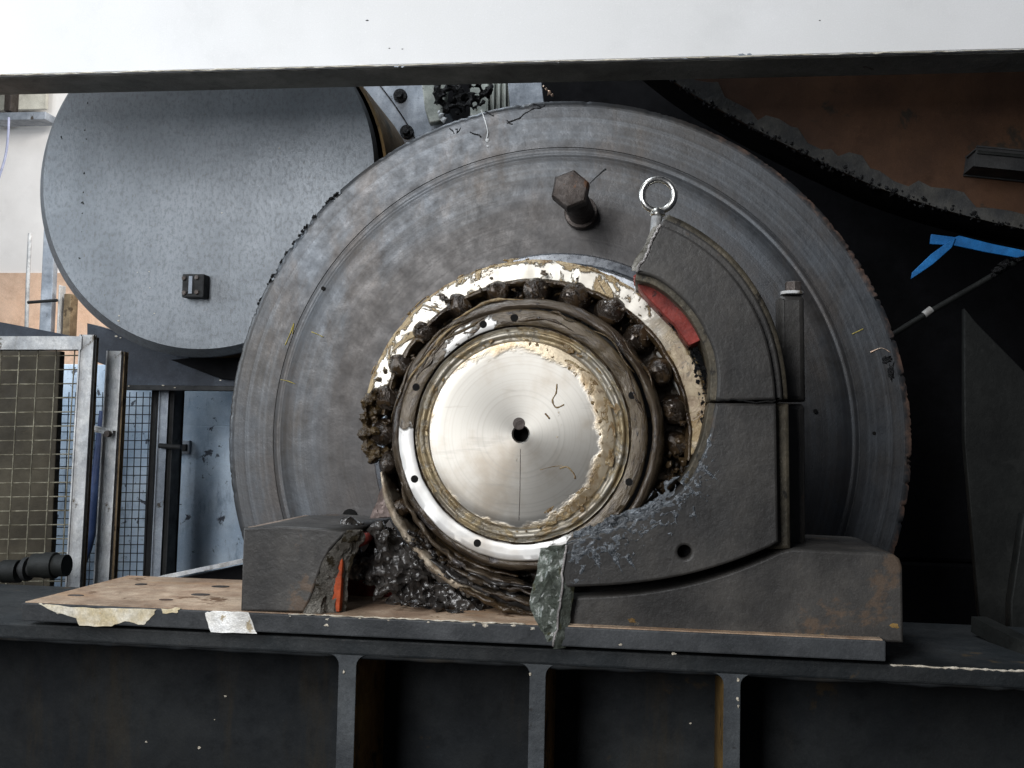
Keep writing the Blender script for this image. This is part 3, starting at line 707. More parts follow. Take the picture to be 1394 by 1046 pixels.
# bore edge: inner lip ring following the bore
def strip(name, pts, inset, Y0, Y1, m, parent, bev=.002):
    return plate(name, [pts+off(pts, inset)[::-1]], Y0, Y1, m, parent, bev=bev)
def strip_at(name, pts, d0, d1, Y0, Y1, m, parent, bev=.0015):
    return plate(name, [off(pts, d0)+off(pts, d1)[::-1]], Y0, Y1, m, parent, bev=bev, Yref=HYC)
strip_at('bore_lip', bu, -9, 6, HYC+.012, .05, M['housing_rim'], hs)
strip_at('bore_lip', bl[:18], -8, 6, HYC+.014, .05, M['housing_rim'], hs)
plate('red_bore_lining', [jag([(862, 376), (870, 371), (890, 381), (908, 397), (930, 423), (950, 454), (953, 464), (938, 470), (918, 441), (895, 419), (874, 396), (862, 376)], .8, 4)[:-1]], -.020, .06, M['red'], hs, bev=.001)
# bolt boss on the right of the body
def boss(name, ya, yb2, Yc, rad, top):
    return plate(name, [[(1060+top, ya+4), (1063, ya), (1092, ya), (1096-top, ya+5), (1097, yb2), (1062, yb2)]], Yc-.02, Yc+.03, M['housing'], hs, bev=.007)
boss('cap_boss', 402, 546, .07, .0205, 1); boss('base_boss', 550, 750, .07, .0205, 0)
bb = thing('boss_bolt', 'square-topped bolt on the housing boss at the right', 'bolt', P(1078, 402, .07))
a = P(1078, 402, .06)
bm = bmesh.new(); lathe(bm, [(.0001, 0), (.0155, 0), (.0160, .002), (.0155, .004), (.0001, .004)], (0, 0, 0), 28)
bmesh.ops.rotate(bm, verts=bm.verts, matrix=Matrix.Rotation(PI/2, 3, 'X')); bmesh.ops.translate(bm, verts=bm.verts, vec=a+Vector((0, 0, .0005))); from_bm('washer', bm, M['galv'], bb, None, .6)
bm = bmesh.new(); r_ = bmesh.ops.create_cone(bm, cap_ends=True, segments=6, radius1=.0118, radius2=.0118, depth=.013)
bmesh.ops.translate(bm, verts=bm.verts, vec=a+Vector((.0015, 0, .0115))); bmesh.ops.bevel(bm, geom=bm.edges[:], offset=.001, segments=1, affect='EDGES'); from_bm('head', bm, M['boltrust'], bb)
# foot
fz1 = P(1150, 752, HF)
foot_out = smooth_path([(766, 813), (850, 809), (930, 797), (1000, 777), (1062, 751)], 4)+[(1078, 747), (1140, 750), (1205, 753), (1217, 755), (1225, 761), (1229, 772), (1230.5, 876), (1100, 873), (900, 866), (756, 860)]
plate('groove_shade', [[(775, 780), (1050, 720), (1064, 745), (1000, 800), (780, 830)]], .0, .15, M['hole'], hs, bev=.001)  # near-black plate: the groove's shade is put into its colour
plate('foot', [foot_out+jag([(756, 860), (760, 840), (766, 813)], 1.2, 3)[1:-1]], HF, .20, M['housing'], hs, bev=.004)
for (x, y, s) in ((860, 845, 6), (866, 849, 4), (1118, 866, 5), (1165, 872, 6), (1190, 873, 4), (1218, 852, 6), (920, 868, 4), (1050, 871, 4)):
    bm = bmesh.new(); blob(bm, P(x, y, HF), (.0012*s, .0009, .0007*s), .6, 2, 2); from_bm('bare_spot', bm, M['stiff_brown'] if s != 4 else M['fracture'], hs)
# fracture faces of the standing half
def fracface(name, Fp, Bp, YF, YB, m, parent, nu=26, nv=22, amp=.006, ls=50):
    bm = bmesh.new(); Fs = smooth_path(Fp, 8); Bs = smooth_path(Bp, 8)
    def samp(L, t):
        t *= len(L)-1; i = min(int(t), len(L)-2); f_ = t-i; return (L[i][0]*(1-f_)+L[i+1][0]*f_, L[i][1]*(1-f_)+L[i+1][1]*f_)
    G = []
    for i in range(nu+1):
        t = i/nu; a = P(*samp(Fs, t), YF); b = P(*samp(Bs, t), YB); row = []
        for j in range(nv+1):
            s = j/nv; q = a.lerp(b, s)
            k = math.sin(PI*min(1, s*1.0+.02))
            q += noise.turbulence_vector(q*ls, 5, False)*amp*(.35+k)
            row.append(bm.verts.new(q))
        G.append(row)
    for i in range(nu):
        for j in range(nv): bm.faces.new((G[i][j], G[i+1][j], G[i+1][j+1], G[i][j+1]))
    r = bmesh.ops.extrude_face_region(bm, geom=bm.faces[:])
    vs = [e for e in r['geom'] if isinstance(e, bmesh.types.BMVert)]
    bmesh.ops.translate(bm, verts=vs, vec=(.015, .012, 0))
    return from_bm(name, bm, m, parent, None, .5)
fracface('fracture_face', [(770, 742), (765, 775), (763, 810), (758, 850), (752, 884)], [(738, 745), (731, 775), (725, 800), (724, 832), (744, 876)], HYC-.002, HYC+.004, M['fracture_green'], hs, 44, 28, .007, 48)
tubeobj('fracture_edge', [P(a_, b_, HYC-.002) for a_, b_ in jag([(771, 742), (766, 775), (764, 810), (759, 850), (753, 880)], 1.3, 5)], .0016, M['fracedge'], hs, 6, smooth=4)
tubeobj('fracture_edge', [P(a_, b_, HYC) for a_, b_ in jag([(899, 306), (891, 322), (884, 335), (879, 350), (870, 361), (867, 371)], 1.5, 5)], .0018, M['fracedge'], hs, 6, smooth=4)
fracface('fracture_face', [(897, 308), (885, 335), (874, 357), (867, 371)], [(889, 308), (877, 335), (864, 352), (860, 369)], HYC+.001, HYC+.02, M['fracture'], hs, 26, 12, .004, 60)
tubeobj('casting_crack', [P(a_, b_, HYC-.0004) for a_, b_ in jag([(976, 546), (1000, 544), (1030, 549), (1056, 546)], .8, 5)], .0012, M['hole'], hs, 6, smooth=4)
# blue-grey grease scraped over the lower cover and the bore edge
bm = bmesh.new()
for i, (x, y) in enumerate(smooth_path([(968, 597), (957, 628), (940, 660), (914, 685), (886, 701), (845, 720), (808, 732), (775, 741)], 16)):
    blob(bm, P(x+random.uniform(-2, 4), y+random.uniform(-2, 3), HYC+.001), (random.uniform(.006, .014), .0020, random.uniform(.002, .004)), .4, 2, 2, Matrix.Rotation(-math.atan2(1, 1.6*(968-x)/150+.15), 3, 'Y'))
for i in range(230):
    t = random.random(); x = 962-t*190+random.gauss(0, 8); y = 606+t**.55*136+random.random()**1.7*56
    blob(bm, P(x, y, HYC+.0005), (random.uniform(.003, .016), random.uniform(.0009, .0016), random.uniform(.001, .0035)), .4, 2, 2, Matrix.Rotation(random.choice((-.8, -.6, -1.0, -.4, .9)), 3, 'Y'))
for (x0_, y0_, x1_, y1_, w_) in ((808, 752, 822, 790, 3), (832, 748, 850, 784, 4), (855, 758, 866, 776, 3), (944, 692, 952, 718, 2.4), (918, 700, 922, 716, 3), (905, 660, 926, 648, 3), (960, 640, 985, 660, 2), (950, 672, 985, 700, 1.6), (780, 756, 806, 750, 4)):
    for k in range(9):
        t = k/8; blob(bm, P(x0_+(x1_-x0_)*t, y0_+(y1_-y0_)*t, HYC), (.0009*w_*(1.3-t), .0022, .0022*w_*(1.2-t)), .5, 2, 2)
for (a_, b_) in smooth_path([(895, 690), (870, 700), (840, 712), (815, 722), (790, 728)], 10):
    for k in range(3): blob(bm, P(a_+random.uniform(-8, 8), b_+random.uniform(-7, 7), HYC+.022), (random.uniform(.004, .009), .008, random.uniform(.003, .007)), .6, 2, 2)
for i in range(34):
    t = random.random(); x = 958-t*180; y = 612+t**.55*136+random.uniform(2, 26)
    blob(bm, P(x, y, HYC+.0004), (random.uniform(.010, .022), random.uniform(.0011, .0014), random.uniform(.003, .008)), .5, 1.6, 3, Matrix.Rotation(random.uniform(-1.0, -.4), 3, 'Y'))
o = remeshed('scraped_grease', bm, M['smear'], hs, None, .0015, .0012, 160); o['kind'] = 'stuff'
# black gritty grease packed between the outer ring and the bore
bm = bmesh.new()
inn = smooth_path([(878, 400), (898, 424), (921, 449), (938, 476), (948, 508), (954, 545), (955, 588)], 10)
for i in range(420):
    t = i/420; k = inn[int(t*(len(inn)-1))]; w_ = 4+max(0, t-.35)*22
    s_ = random.uniform(.002, .0045)
    blob(bm, P(k[0]+abs(random.gauss(0, 1))*w_-2, k[1]-abs(random.gauss(0, .5))*w_*.4+2, .012+random.uniform(-.006, .02)), (s_, s_, s_), .7, 2, 1)
o = remeshed('gritty_grease', bm, M['tar'], hs, None, .0018, .003, 140); o['kind'] = 'stuff'

# eye bolt
ey = thing('eye_bolt', 'bright steel lifting eye bolt screwed into the broken top of the housing', 'eye bolt', P(894, 318, .0))
c = P(896, 266, 0)
bm = bmesh.new(); path = [c+Vector((.0215*math.cos(2*PI*k/48), .002*math.cos(2*PI*k/48), .0215*math.sin(2*PI*k/48))) for k in range(49)]
tube(bm, path, .0045, 14, False); bmesh.ops.remove_doubles(bm, verts=bm.verts, dist=1e-5); from_bm('ring', bm, M['steel'], ey, None, 4)
a = P(895.5, 287, 0); b = P(895, 293, 0)
tubeobj('collar', [a+Vector((0, 0, .003)), a, b, b-Vector((0, 0, .0015))], [.006, .0095, .0105, .0085], M['steel'], ey, 24)
th = []; rd = []
a = P(894.5, 294, 0); b = P(891.5, 322, 0)
for k in range(60): th.append(a.lerp(b, k/59)); rd.append(.0062+.0007*(k % 2)*2)
tubeobj('threaded_shank', th, rd, M['galv'], ey, 16, smooth=4)

# broken foot piece on the left of the base plate
lf = thing('broken_housing_foot', 'grey block of the housing foot left standing on the rusty plate, its right end snapped', 'casting', (P(390, 800, HF).x, .05, z1))
zbq = z1+.0014
def pz(x, y, Y, z): q = P(x, y, Y); return Vector((q.x, Y, z))
bm = bmesh.new()
ztop = P(331, 718, BY+.004).z; Yf = BY+.004; Yk = .19
xL = P(329, 780, Yf).x
fpx = [(331, 719), (380, 716), (432, 719), (472, 723), (464, 733), (450, 748), (440, 765), (431, 790), (424, 812), (414, 834)]
front = [Vector((P(a_, b_, Yf).x, 0, max(zbq, P(a_, b_, Yf).z))) for a_, b_ in fpx]
front += [Vector((xL, 0, zbq))]
plate('foot_block', [[(v.x, v.z) for v in front]], Yf, Yk, M['housing'], lf, bev=.003, px=False)
tpz = front[0].z
boxobj('rusty_top_skin', (xL+.004, Yf+.006, tpz-.004), (P(455, 720, Yf).x, Yk-.004, tpz+.0012), worn('brown_foot_top', (.17, .13, .10), (.27, .21, .17), 0, .5, .75, 18, ((.06, .05, .04), 20, .58)), lf, .0008)
fracface('fracture_face', [(473, 722), (464, 733), (450, 748), (440, 765), (431, 790), (424, 812), (413, 835)], [(478, 724), (480, 734), (470, 748), (462, 765), (457, 790), (455, 812), (452, 834)], Yf-.001, Yf+.018, M['fracture'], lf, 40, 20, .007, 55)
plate('red_inner_paint', [[(458, 762), (466, 757), (465, 790), (462, 833), (449, 834), (452, 800)]], Yf+.016, Yf+.03, M['orange'], lf, bev=.001)
plate('red_inner_paint', [[(474, 724), (498, 727), (502, 735), (492, 744), (472, 752), (466, 745)]], .02, .06, M['red'], lf, bev=.004)
plate('inner_recess', [[(462, 775), (500, 772), (530, 800), (540, 834), (462, 834)]], .12, .14, M['red'], lf, bev=.002)

# grease and broken cage heaped between the broken foot and the shaft
bm = bmesh.new()
def inpoly(x, y, poly):
    c_ = False; j = len(poly)-1
    for i in range(len(poly)):
        if (poly[i][1] > y) != (poly[j][1] > y) and x < (poly[j][0]-poly[i][0])*(y-poly[i][1])/(poly[j][1]-poly[i][1])+poly[i][0]: c_ = not c_
        j = i
    return c_
poly = [(484, 712), (520, 710), (535, 722), (560, 750), (590, 785), (625, 808), (700, 845), (690, 852), (640, 838), (575, 836), (530, 820), (505, 795), (468, 780), (474, 752), (500, 748), (503, 730), (470, 716)]
n_ = 0
while n_ < 230:
    x = random.uniform(465, 705); y = random.uniform(704, 852)
    if not inpoly(x, y, poly): continue
    n_ += 1; s = random.uniform(.007, .016)
    blob(bm, P(x, y, random.uniform(.035, .075)), (s*random.uniform(.8, 1.6), s*1.3, s), .5, 2, 2, Matrix.Rotation(random.uniform(0, 3), 3, 'Y'))
for (x, y, sx, sz) in ((565, 822, .022, .009), (595, 828, .012, .010), (540, 820, .012, .008), (620, 832, .016, .006)):
    blob(bm, P(x, y, .01), (sx, .012, sz), .4, 1.6, 3)
gd = remeshed('grease_debris', bm, M['debris'], None, P(580, 836, .05), .0022, .0055, 34, 80)
tag(gd, 'heap of black glittering grease and broken scraps on the plate below the shaft', 'grease', kind='stuff')
# scattered lumps on the cage pieces
bm = bmesh.new()
for i in range(90):
    t = random.random(); pts = [(560, 735), (600, 775), (650, 803), (735, 838)]; s_ = smooth_path(pts, 12); k = s_[int(t*(len(s_)-1))]
    blob(bm, P(k[0]+random.gauss(0, 6), k[1]+random.gauss(0, 9), .012+random.uniform(-.006, .02)), (random.uniform(.003, .008), .004, random.uniform(.002, .005)), .6, 2, 2, Matrix.Rotation(.6, 3, 'Y'))
o = from_bm('clinging_grease', bm, M['debris'], bear, None, 4); o['kind'] = 'stuff'
bm = bmesh.new(); pts = [(522, 664), (526, 690), (522, 706), (505, 704), (513, 685)]
fracface('torn_flake', [(520, 662), (512, 685), (502, 706)], [(527, 672), (530, 690), (531, 704)], .05, .06, worn('pinkish_iron_flake', (.24, .19, .175), (.36, .30, .28), .2, .5, .7, 40), bear, 16, 12, .004, 60)
bm.free()

# ------------------------------------------------------------------ overhead beam
OB = .42
ob = thing('overhead_beam', 'white-painted steel box beam with grey underside across the top', 'beam', P(700, 90, OB))
e0 = P(-250, 109.5, OB); e1 = P(1650, 61.5, OB); d = (e1-e0)
ang = math.atan2(d.z, d.x); L = d.length; mid = (e0+e1)/2; wd = .108; hh = .34
def beampart(name, y0, y1, zlo, zhi, m, bev):
    bm = bmesh.new(); box(bm, (0, (y0+y1)/2, (zlo+zhi)/2), (L, y1-y0, zhi-zlo))
    if bev: bmesh.ops.bevel(bm, geom=bm.edges[:], offset=bev, segments=3, affect='EDGES')
    bmesh.ops.rotate(bm, verts=bm.verts, matrix=Matrix.Rotation(-ang, 3, 'Y')); bmesh.ops.translate(bm, verts=bm.verts, vec=Vector((mid.x, 0, mid.z)))
    return from_bm(name, bm, m, ob, None)
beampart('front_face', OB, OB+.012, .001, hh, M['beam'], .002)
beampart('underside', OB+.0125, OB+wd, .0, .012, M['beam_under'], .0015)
beampart('rear_face', OB+wd-.012, OB+wd, .0125, hh, M['beam'], .0015)
beampart('top_face', OB+.0125, OB+wd-.0125, hh-.012, hh, M['beam'], 0)
for (x, y, s) in ((540, 90, 5), (548, 91, 3), (30, 101, 3), (330, 94, 3), (352, 93, 3), (932, 79, 4), (1010, 75, 6), (1020, 74, 4), (500, 28, 2.5), (530, 66, 2), (548, 67, 2), (1116, 28, 2), (180, 98, 3), (760, 84, 4)):
    bm = bmesh.new(); blob(bm, P(x, y, OB), (.0014*s, .0006, .0006*s), .6, 2, 2); from_bm('paint_chip', bm, M['greyplate'] if s > 2.5 else M['scuff'], ob)
bm = bmesh.new(); pth = [e0.lerp(e1, k/200)+Vector((0, -.0003, .0004+random.uniform(-.0008, .0014))) for k in range(201)]
tube(bm, pth, [random.uniform(.0003, .0018) for _ in pth], 5); from_bm('worn_lower_edge', bm, worn('beige_worn_edge', (.42, .38, .30), (.6, .56, .48), 0, .5, .7, 20), ob, None, 4)

# ------------------------------------------------------------------ grey drum on the left
QY = .76
dc = P(277, 243, QY)
dr = thing('grey_drum', 'large mottled grey round drum end behind the roller disc at the left', 'drum', dc)
dl = P(41, 243, QY); dr2 = P(513, 243, QY); dc_ = (dl+dr2)/2; R1 = (dr2.x-dl.x)/2*.985; dc = Vector((dc_.x, QY, P(277, 485, QY).z+R1)); dr.location = dc
bm = bmesh.new(); n = 160; A = []; B = []; C_ = []
for k in range(n):
    a = 2*PI*k/n; u = Vector((math.cos(a), 0, math.sin(a)))
    A.append(bm.verts.new(dc+Vector((.013, 0, .002))+u*(R1*.966))); B.append(bm.verts.new(dc+Vector((0, .030, 0))+u*R1)); C_.append(bm.verts.new(dc+Vector((0, .045, 0))+u*R1))
bm.faces.new(A)
for X, Y_ in ((A, B), (B, C_)):
    for k in range(n): bm.faces.new((X[k], X[(k+1) % n], Y_[(k+1) % n], Y_[k]))
bm.faces.new(C_)
from_bm('end_face', bm, M['drum'], dr, None, .3)
latheobj('side', [(R1*.97, .047), (R1*.985, .05), (R1*.985, .40), (.05, .40)], dc+Vector((.022, 0, 0)), M['drum_side'], dr, n=120, smooth=.5)
br = boxobj('mounting_block', P(247, 405, QY-.03)+Vector((0, 0, 0)), P(278, 373, QY-.03)+Vector((0, .029, 0)), M['dark'], dr, .003)
for (x, y) in ((251, 379), (268, 378), (251, 399), (268, 398)):
    bm = bmesh.new(); lathe(bm, [(.0001, -.004), (.0045, -.004), (.0055, -.002), (.0055, .001)], P(x, y, QY-.03), 10); from_bm('screw', bm, M['boltrust'], br)
boxobj('raised_bar', P(256, 400, QY-.033), P(262, 376, QY-.033)+Vector((0, .004, 0)), M['greyplate'], br, .001)
for (x, y, s) in ((120, 141, 4), (84, 188, 5), (116, 178, 3), (118, 190, 3), (115, 237, 5), (113, 277, 7), (113, 291, 3), (109, 352, 4), (114, 262, 3), (112, 316, 2.5)):
    bm = bmesh.new(); blob(bm, P(x, y, QY+.002), (.0011*s, .004, .0010*s), .5, 2, 2); from_bm('tar_speck', bm, M['tar'], dr)
for (x, y, s) in ((203, 370, 2), (162, 430, 2.4), (161, 437, 3), (210, 427, 2), (302, 290, 2), (380, 202, 2), (204, 392, 1.5), (187, 371, 1.4)):
    bm = bmesh.new(); blob(bm, P(x, y, QY-.001), (.0011*s, .001, .0006*s), .5, 2, 2); from_bm('pale_speck', bm, M['chip'], dr)
# frame under the drum
fr = thing('drum_frame', 'blue-black steel frame under the grey drum', 'frame', P(240, 530, .88))
plate('side_plate', [[(118, 440), (160, 452), (320, 470), (345, 470), (345, 531), (168, 529), (150, 500), (118, 488)]], .90, .96, M['drumdark'], fr, bev=.003)
plate('lower_lip', [[(165, 524), (345, 526), (345, 533), (165, 531)]], .88, .90, M['dark'], fr, bev=.002)
plate('inner_plate', [[(232, 490), (345, 478), (345, 520), (300, 516)]], .885, .899, M['black'], fr, bev=.002)
for (x, y, s) in ((158, 458, 3), (164, 460, 2), (222, 525, 2.5), (300, 518, 2), (175, 526, 2), (238, 528, 2)):
    bm = bmesh.new(); blob(bm, P(x, y, .878), (.0016*s, .001, .0008*s), .5, 2, 2); from_bm('pale_speck', bm, M['chip'], fr)

# things seen through the gap between drum, roller and beam
fp = thing('curved_flange', 'grey curved flange plate with black bolts in the gap beside the grey drum', 'flange', P(550, 190, 1.3))
plate('flange_plate', [smooth_path([(430, 80), (480, 128), (515, 165), (540, 210)], 4)+[(640, 210), (600, 130), (590, 95)]], 1.30, 1.33, M['greyplate'], fp, bev=.003)
tubeobj('seam', [P(a_, b_, 1.298) for a_, b_ in smooth_path([(512, 110), (535, 140), (556, 172), (570, 200)], 4)], .0018, M['scuff'], fp, 6)
for (x, y) in ((545, 131), (554, 180)):
    bm = bmesh.new(); lathe(bm, [(.0001, -.020), (.009, -.020), (.010, -.016), (.010, -.008), (.018, -.008), (.019, 0)], P(x, y, 1.298), 16); from_bm('bolt', bm, M['tar'], fp, None, .6)
tag(plate('green_bracket', [[(572, 95), (612, 95), (604, 150), (600, 165), (584, 168), (578, 148)]], 1.24, 1.27, M['greygreen'], None, P(590, 165, 1.25), bev=.004), 'pale grey-green bracket above the roller rim beside the curved flange', 'bracket')
bm = bmesh.new()
for i in range(260):
    x = random.uniform(588, 668); y = random.uniform(100, 162)
    if y > 162-(x-600)*.25 or x < 590+max(0, y-140): continue
    blob(bm, P(x, y, 1.2+random.uniform(-.02, .02)), (random.uniform(.005, .012),)*3, .6, 2, 2)
tag(remeshed('black_grit', bm, M['tar'], None, P(630, 150, 1.2), .004, .006, 60), 'clump of black glittering grit above the rim of the roller', 'grit', kind='stuff')
rp = thing('ribbed_panel', 'small pale ribbed panel above the roller rim beside the black grit', 'panel', P(670, 150, 1.32))
plate('sheet', [[(640, 95), (695, 95), (695, 160), (640, 160)]], 1.34, 1.36, M['greygreen'], rp, bev=.001)
for x in (662, 670, 678, 686): plate('rib', [[(x, 95), (x+3, 95), (x+3, 158), (x, 158)]], 1.325, 1.341, M['greygreen'], rp, bev=.002)
tag(plate('steel_plate', [[(690, 95), (735, 95), (742, 150), (694, 150)]], 1.26, 1.28, M['greyplate'], None, P(715, 150, 1.27), bev=.002), 'plain blue-grey steel plate above the very top of the roller', 'plate')
bm = bmesh.new()
for (x, y, s) in ((744, 122, .004), (748, 127, .007), (752, 130, .005), (740, 118, .003)): blob(bm, P(x, y, .75), (s, s, s*.9), .7, 2, 2)
tag(from_bm('copper_swarf', bm, M['copper'], None, P(748, 132, .75), 4), 'bright copper-coloured curl of swarf above the roller rim', 'swarf')
bm = bmesh.new()  # white lumps stand in for a spark of light in the gap
for (x, y, s) in ((601, 157, .008), (604, 163, .008), (598, 153, .005)): blob(bm, P(x, y, .78), (s, s*.5, s), .5, 2, 2)
tag(from_bm('light_spark', bm, M['drip'], None, P(602, 165, .78), 4), 'white lumps painted as a light rag caught on the roller rim below the grit', 'glint')

# ------------------------------------------------------------------ left: fence, posts, pale blue panels
FY = .50
def bar(name, x0_, y0_, x1_, y1_, wl, Y, dep, m, parent, side=None):
    """upright or lying square bar between two photo points"""
    a = P(x0_, y0_, Y); b = P(x1_, y1_, Y); t = (b-a); ln = t.length; t.normalize(); nx = t.cross(Vector((0, 1, 0))).normalized()
    bm = bmesh.new(); w_ = wl*S(Y); R3 = Matrix((nx, Vector((0, 1, 0)), t)).transposed()
    box(bm, (a+b)/2+Vector((0, dep/2, 0)), (w_, dep, ln), R3); bmesh.ops.bevel(bm, geom=bm.edges[:], offset=min(.003, w_*.2), segments=2, affect='EDGES')
    return from_bm(name, bm, m, parent)
fe = thing('mesh_guard', 'rusty wire mesh guard panel in a galvanised angle frame at the far left', 'guard', P(100, 840, FY))
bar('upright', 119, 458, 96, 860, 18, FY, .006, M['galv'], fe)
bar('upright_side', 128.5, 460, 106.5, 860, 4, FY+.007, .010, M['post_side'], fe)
bar('top_rail', -60, 467, 110, 467, 15, FY-.001, .03, M['galv'], fe)
for k in range(8):
    x = 92-25*k; tubeobj('wire', [P(x+10, 474, FY+.02), P(x-12, 850, FY+.02)], .0013, M['wire'], fe, 6)
for k in range(20):
    y = 484+19.2*k; tubeobj('wire', [P(-80, y+2, FY+.022), P(112-(y-470)*.06, y, FY+.022)], .0013, M['wire'], fe, 6)
tag(boxobj('dark_backing', P(-200, 850, .80), P(82, 478, .80)+Vector((0, .02, 0)), worn('dark_brown_board', (.030, .024, .015), (.055, .046, .03), 0, .6, .8, 8, ((.10, .075, .03), 20, .68)), None, .002, origin=P(-50, 850, .80)), 'dark brown board standing behind the rusty wire mesh guard', 'board')
tag(plate('slanted_sheet', [[(-40, 432), (8, 440), (70, 452), (118, 462), (-40, 462)]], .62, .635, M['drumdark'], None, P(40, 462, .62), bev=.002), 'dark sheet sloping down behind the top rail of the mesh guard', 'sheet')
ps = thing('galvanised_post', 'pale stained galvanised post with a small latch standing beside the mesh guard', 'post', P(145, 840, .58))
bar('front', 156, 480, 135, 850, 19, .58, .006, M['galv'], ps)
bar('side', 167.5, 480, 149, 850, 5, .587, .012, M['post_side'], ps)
l_ = bar('latch', 122, 583, 152, 589, 6, .565, .012, M['galv'], ps)
bm = bmesh.new(); lathe(bm, [(.0001, -.012), (.006, -.012), (.007, -.009), (.007, 0)], P(149, 591, .567), 12); from_bm('pin', bm, M['boltrust'], l_, None, .6)
tag(tubeobj('blue_hose', [P(a_, b_, .70) for a_, b_ in smooth_path([(143, 560), (138, 600), (133, 640), (126, 690), (122, 730), (112, 762), (100, 780)], 5)], .012, worn('navy_hose', (.012, .025, .075), (.03, .05, .11), 0, .35, .5, 14), None, 10, origin=P(100, 780, .70)), 'dark blue hose hanging between the mesh guard and the galvanised post', 'hose')
fm = thing('fine_mesh_screen', 'fine dark wire mesh screen in a dark frame before the pale blue panels', 'screen', P(190, 850, .95))
for k in range(15):
    x = 90+9.2*k; tubeobj('wire', [P(x+4, 534, .95), P(x-8, 850, .95)], .0012, M['wire_dark'], fm, 5)
for k in range(26):
    y = 541+11.8*k; tubeobj('wire', [P(70, y, .953), P(216, y, .953)], .0012, M['wire_dark'], fm, 5)
bar('frame_upright', 224, 530, 209, 850, 11, .93, .012, M['greyplate'], fm)
bar('frame_upright', 214, 530, 199, 850, 11, .95, .04, M['dark'], fm)
bar('frame_upright', 234, 530, 219, 850, 7, .935, .05, M['dark'], fm)
tubeobj('hinge_pin', [P(217, 607, .92), P(246, 609, .92)], .006, M['dark'], fm, 10)
pb = thing('pale_blue_cabinet', 'scratched pale blue painted cabinet behind the fine mesh screen', 'cabinet', P(240, 900, 1.15))
def pxbox(name, x0_, y0_, x1_, y1_, Y, dep, m, parent, bev=.003):
    a = P(x0_, y1_, Y); b = P(x1_, y0_, Y); return boxobj(name, (a.x, Y, a.z), (b.x, Y+dep, b.z), m, parent, bev)
pxbox('upper_panel', 60, 500, 420, 576, 1.15, .3, M['paleblue'], pb); pxbox('lower_panel', 60, 582, 420, 900, 1.15, .3, M['paleblue'], pb)
pxbox('panel_gap', 65, 570, 415, 590, 1.17, .2, M['dark'], pb, 0)
h_ = pxbox('latch_plate', 238, 600, 258, 618, 1.138, .013, M['greyplate'], pb, .002)
pxbox('latch_knob', 244, 605, 253, 614, 1.128, .011, M['dark'], h_, .002)
# pipes at the lower left
pp = thing('pipe_fitting', 'dark greasy pipe and hose fittings lying at the foot of the mesh guard', 'pipe', P(30, 800, .40))
def segs(name, x0_, x1_, y, Y, rads, m):
    n_ = len(rads); path = []; rr_ = []
    for i, r_ in enumerate(rads):
        path += [P(x0_+(x1_-x0_)*i/n_, y, Y), P(x0_+(x1_-x0_)*(i+.94)/n_, y, Y)]; rr_ += [r_, r_]
    return tubeobj(name, path, rr_, m, pp, 20, smooth=.7)
segs('pipe', -40, 28, 778, .40, [.018, .018, .021], M['panel']); segs('coupling', 28, 46, 775, .40, [.013, .022, .013], M['dark']); segs('sleeve', 46, 92, 770, .40, [.022, .024, .020], M['panel'])
# thin bright bar behind the base plate
tag(bar('angle_bar', 215, 788, 330, 764, 4, .36, .02, M['galv'], None), 'thin pale metal bar sloping up behind the rusty base plate', 'bar')
tag(plate('dark_wedge', [[(232, 790), (345, 766), (345, 800), (232, 800)]], .39, .42, M['black'], None, P(280, 800, .4), bev=.002), 'black wedge-shaped plate under the pale sloping bar', 'plate')
# far left: conduit, post and window frame on the bright wall
wf = thing('window_frame', 'grey window frame under the beam on the bright wall', 'window', P(20, 165, 2.85))
pxbox('sill', -60, 152, 62, 165, 2.85, .1, M['greyplate'], wf); pxbox('pane', -60, 110, 64, 151, 2.93, .02, worn('cream_pane', (.55, .53, .45), (.65, .63, .55), 0, .2, .4, 4), wf); pxbox('mullion', 5, 110, 16, 151, 2.87, .06, M['boltrust'], wf)
tag(tubeobj('conduit', [P(41, 318, 2.4), P(38, 380, 2.4), P(36, 450, 2.4)], .008, M['galv'], None, 10, origin=P(36, 450, 2.4)), 'slim grey conduit running down the bright wall left of the drum', 'conduit')
gp = thing('wall_post', 'grey channel post in front of the peach lower wall', 'post', P(75, 470, 2.2))
pxbox('face', 52, 312, 75, 470, 2.2, .03, M['greyplate'], gp); pxbox('edge_strip', 76, 388, 82, 470, 2.19, .04, M['galv'], gp); pxbox('brown_side', 84, 400, 97, 470, 2.2, .05, M['post_side'], gp)  # brown strip forms the right side of the post
tubeobj('cross_bar', [P(38, 412, 2.17), P(78, 409, 2.17)], .006, M['dark'], gp, 8)
tag(tubeobj('hanging_cable', [P(a_, b_, 2.6) for a_, b_ in smooth_path([(12, 160), (11, 185), (8, 210), (2, 232), (-8, 260)], 5)], .005, worn('grey_blue_cable', (.28, .30, .42), (.36, .38, .5), 0, .4, .5, 10), None, 8, origin=P(8, 160, 2.6)), 'pale blue-grey cable hanging below the window frame', 'cable')

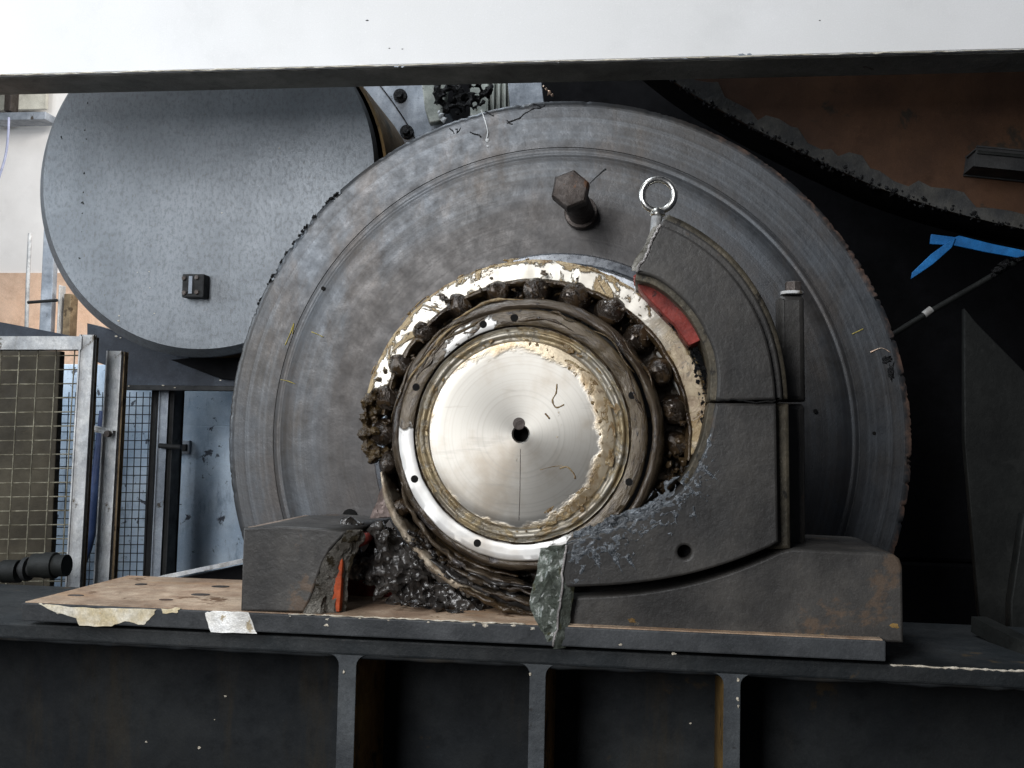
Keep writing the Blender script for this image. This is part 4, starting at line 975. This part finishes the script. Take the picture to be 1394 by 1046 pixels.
# ------------------------------------------------------------------ right: rusty wheel, strap, guard panel
rw = thing('rusty_wheel', 'big rust-brown steel wheel with a tarry black rim above the roller at the right', 'wheel', P(1200, 255, .80))
arc = smooth_path([(840, 50), (920, 113), (990, 155), (1060, 192), (1130, 226), (1200, 257), (1290, 287), (1394, 312), (1480, 326), (1560, 332)], 5)
plate('wheel_face', [arc+[(1560, -160), (840, -160)]], .80, .81, M['rust'], rw, bev=.002)
plate('wheel_rim', [arc+[(1560, -160), (840, -160)]], .811, .95, M['black'], rw, bev=.004, Yref=.80)
bandp = [(a_+3*math.sin(i*1.7), b_-(24+7*math.sin(i*.9)+5*math.sin(i*2.3))) for i, (a_, b_) in enumerate(arc)]
plate('tar_band', [arc+bandp[::-1]], .7965, .7995, worn('tarry_band', (.030, .031, .032), (.060, .058, .052), 0, .4, .65, 16), rw, bev=.0008)
bm = bmesh.new()
for i in range(420):
    t = random.random()*(len(arc)-2); k = int(t); f_ = t-k
    a_ = arc[k][0]*(1-f_)+arc[k+1][0]*f_; b_ = arc[k][1]*(1-f_)+arc[k+1][1]*f_
    s = random.uniform(.002, .006); blob(bm, P(a_+random.gauss(0, 2), b_+random.gauss(-1, 3), .795+random.uniform(-.004, .01)), (s, s, s), .6, 2, 1)
o = from_bm('rim_grit', bm, M['tar'], rw, None, 4); o['kind'] = 'stuff'
db = bar('clamp_bar', 1330, 213, 1480, 228, 24, .72, .07, M['dark'], rw); bar('bar_rib', 1332, 207, 1480, 221, 3, .715, .006, M['panel'], db)
bs = thing('blue_strap', 'bright blue folded lifting strap hanging in the dark at the right', 'strap', P(1330, 345, .75))
plate('band', [[(1268, 319), (1300, 323), (1306, 321), (1350, 332), (1394, 341), (1410, 345), (1385, 351), (1340, 343), (1298, 334), (1266, 332)]], .75, .756, M['blue'], bs, bev=.001)
plate('loose_end', [[(1301, 324), (1296, 337), (1270, 360), (1240, 380), (1242, 371), (1268, 346), (1290, 330)]], .744, .749, M['blue'], bs, bev=.001)
db = thing('diagonal_rod', 'thin dark rod slanting up in the black gap at the right', 'rod', P(1222, 453, .78))
tubeobj('rod', [P(1215, 456, .78), P(1260, 428, .78), P(1330, 388, .78), P(1420, 335, .78)], .006, M['panel'], db, 10)
tubeobj('bright_joint', [P(1258, 429, .777), P(1268, 421, .777)], .0075, M['galv'], db, 10)
bm = bmesh.new()
for (x, y, s) in ((1358, 368, .012), (1368, 360, .014), (1385, 352, .014), (1352, 375, .008)): blob(bm, P(x, y, .76), (s, s, s*.8), .6, 2, 2)
from_bm('tar_lump', bm, M['tar'], db, None, 4)
gpn = thing('guard_panel', 'dark grey-green guard panel standing at the right edge', 'panel', P(1360, 850, .62))
plate('sheet', [[(1313, 420), (1330, 440), (1394, 505), (1520, 620), (1520, 860), (1372, 860), (1334, 845), (1313, 600)]], .70, .72, M['panel'], gpn, bev=.002)
plate('leg', [[(1394, 700), (1520, 700), (1520, 870), (1376, 870), (1376, 820), (1388, 740)]], .50, .53, M['panel'], gpn, bev=.003)
an = thing('angle_iron', 'rust-edged angle iron lying on the girder at the right', 'angle iron', P(1370, 880, .1))
d1 = P(1332, 850, .20); d2 = P(1440, 905, .02)
tubeobj('flange', [d1, d2], .016, M['panel'], an, 4, smooth=.3); tubeobj('rusty_edge', [d1+Vector((-.004, -.014, .006)), d2+Vector((-.004, -.014, .006))], .003, M['plate_top'], an, 6)
# dark machine box added behind the roller: its black stands in for the dark void
mb = thing('dark_backdrop', 'black machine box added for the dark void behind the roller at the right', 'backdrop', (1.2, 1.2, -1.6))
boxobj('backdrop_upper', (P(560, 130, 1.45).x, 1.45, -.3), (3.2, 1.9, 1.6), M['black'], mb, .01); boxobj('backdrop_lower', (.30, 1.45, -1.6), (3.2, 1.9, -.302), M['black'], mb, .01); boxobj('backdrop_ledge', (.60, .95, -.62), (3.2, 1.45, -.50), M['dark'], mb, .008)
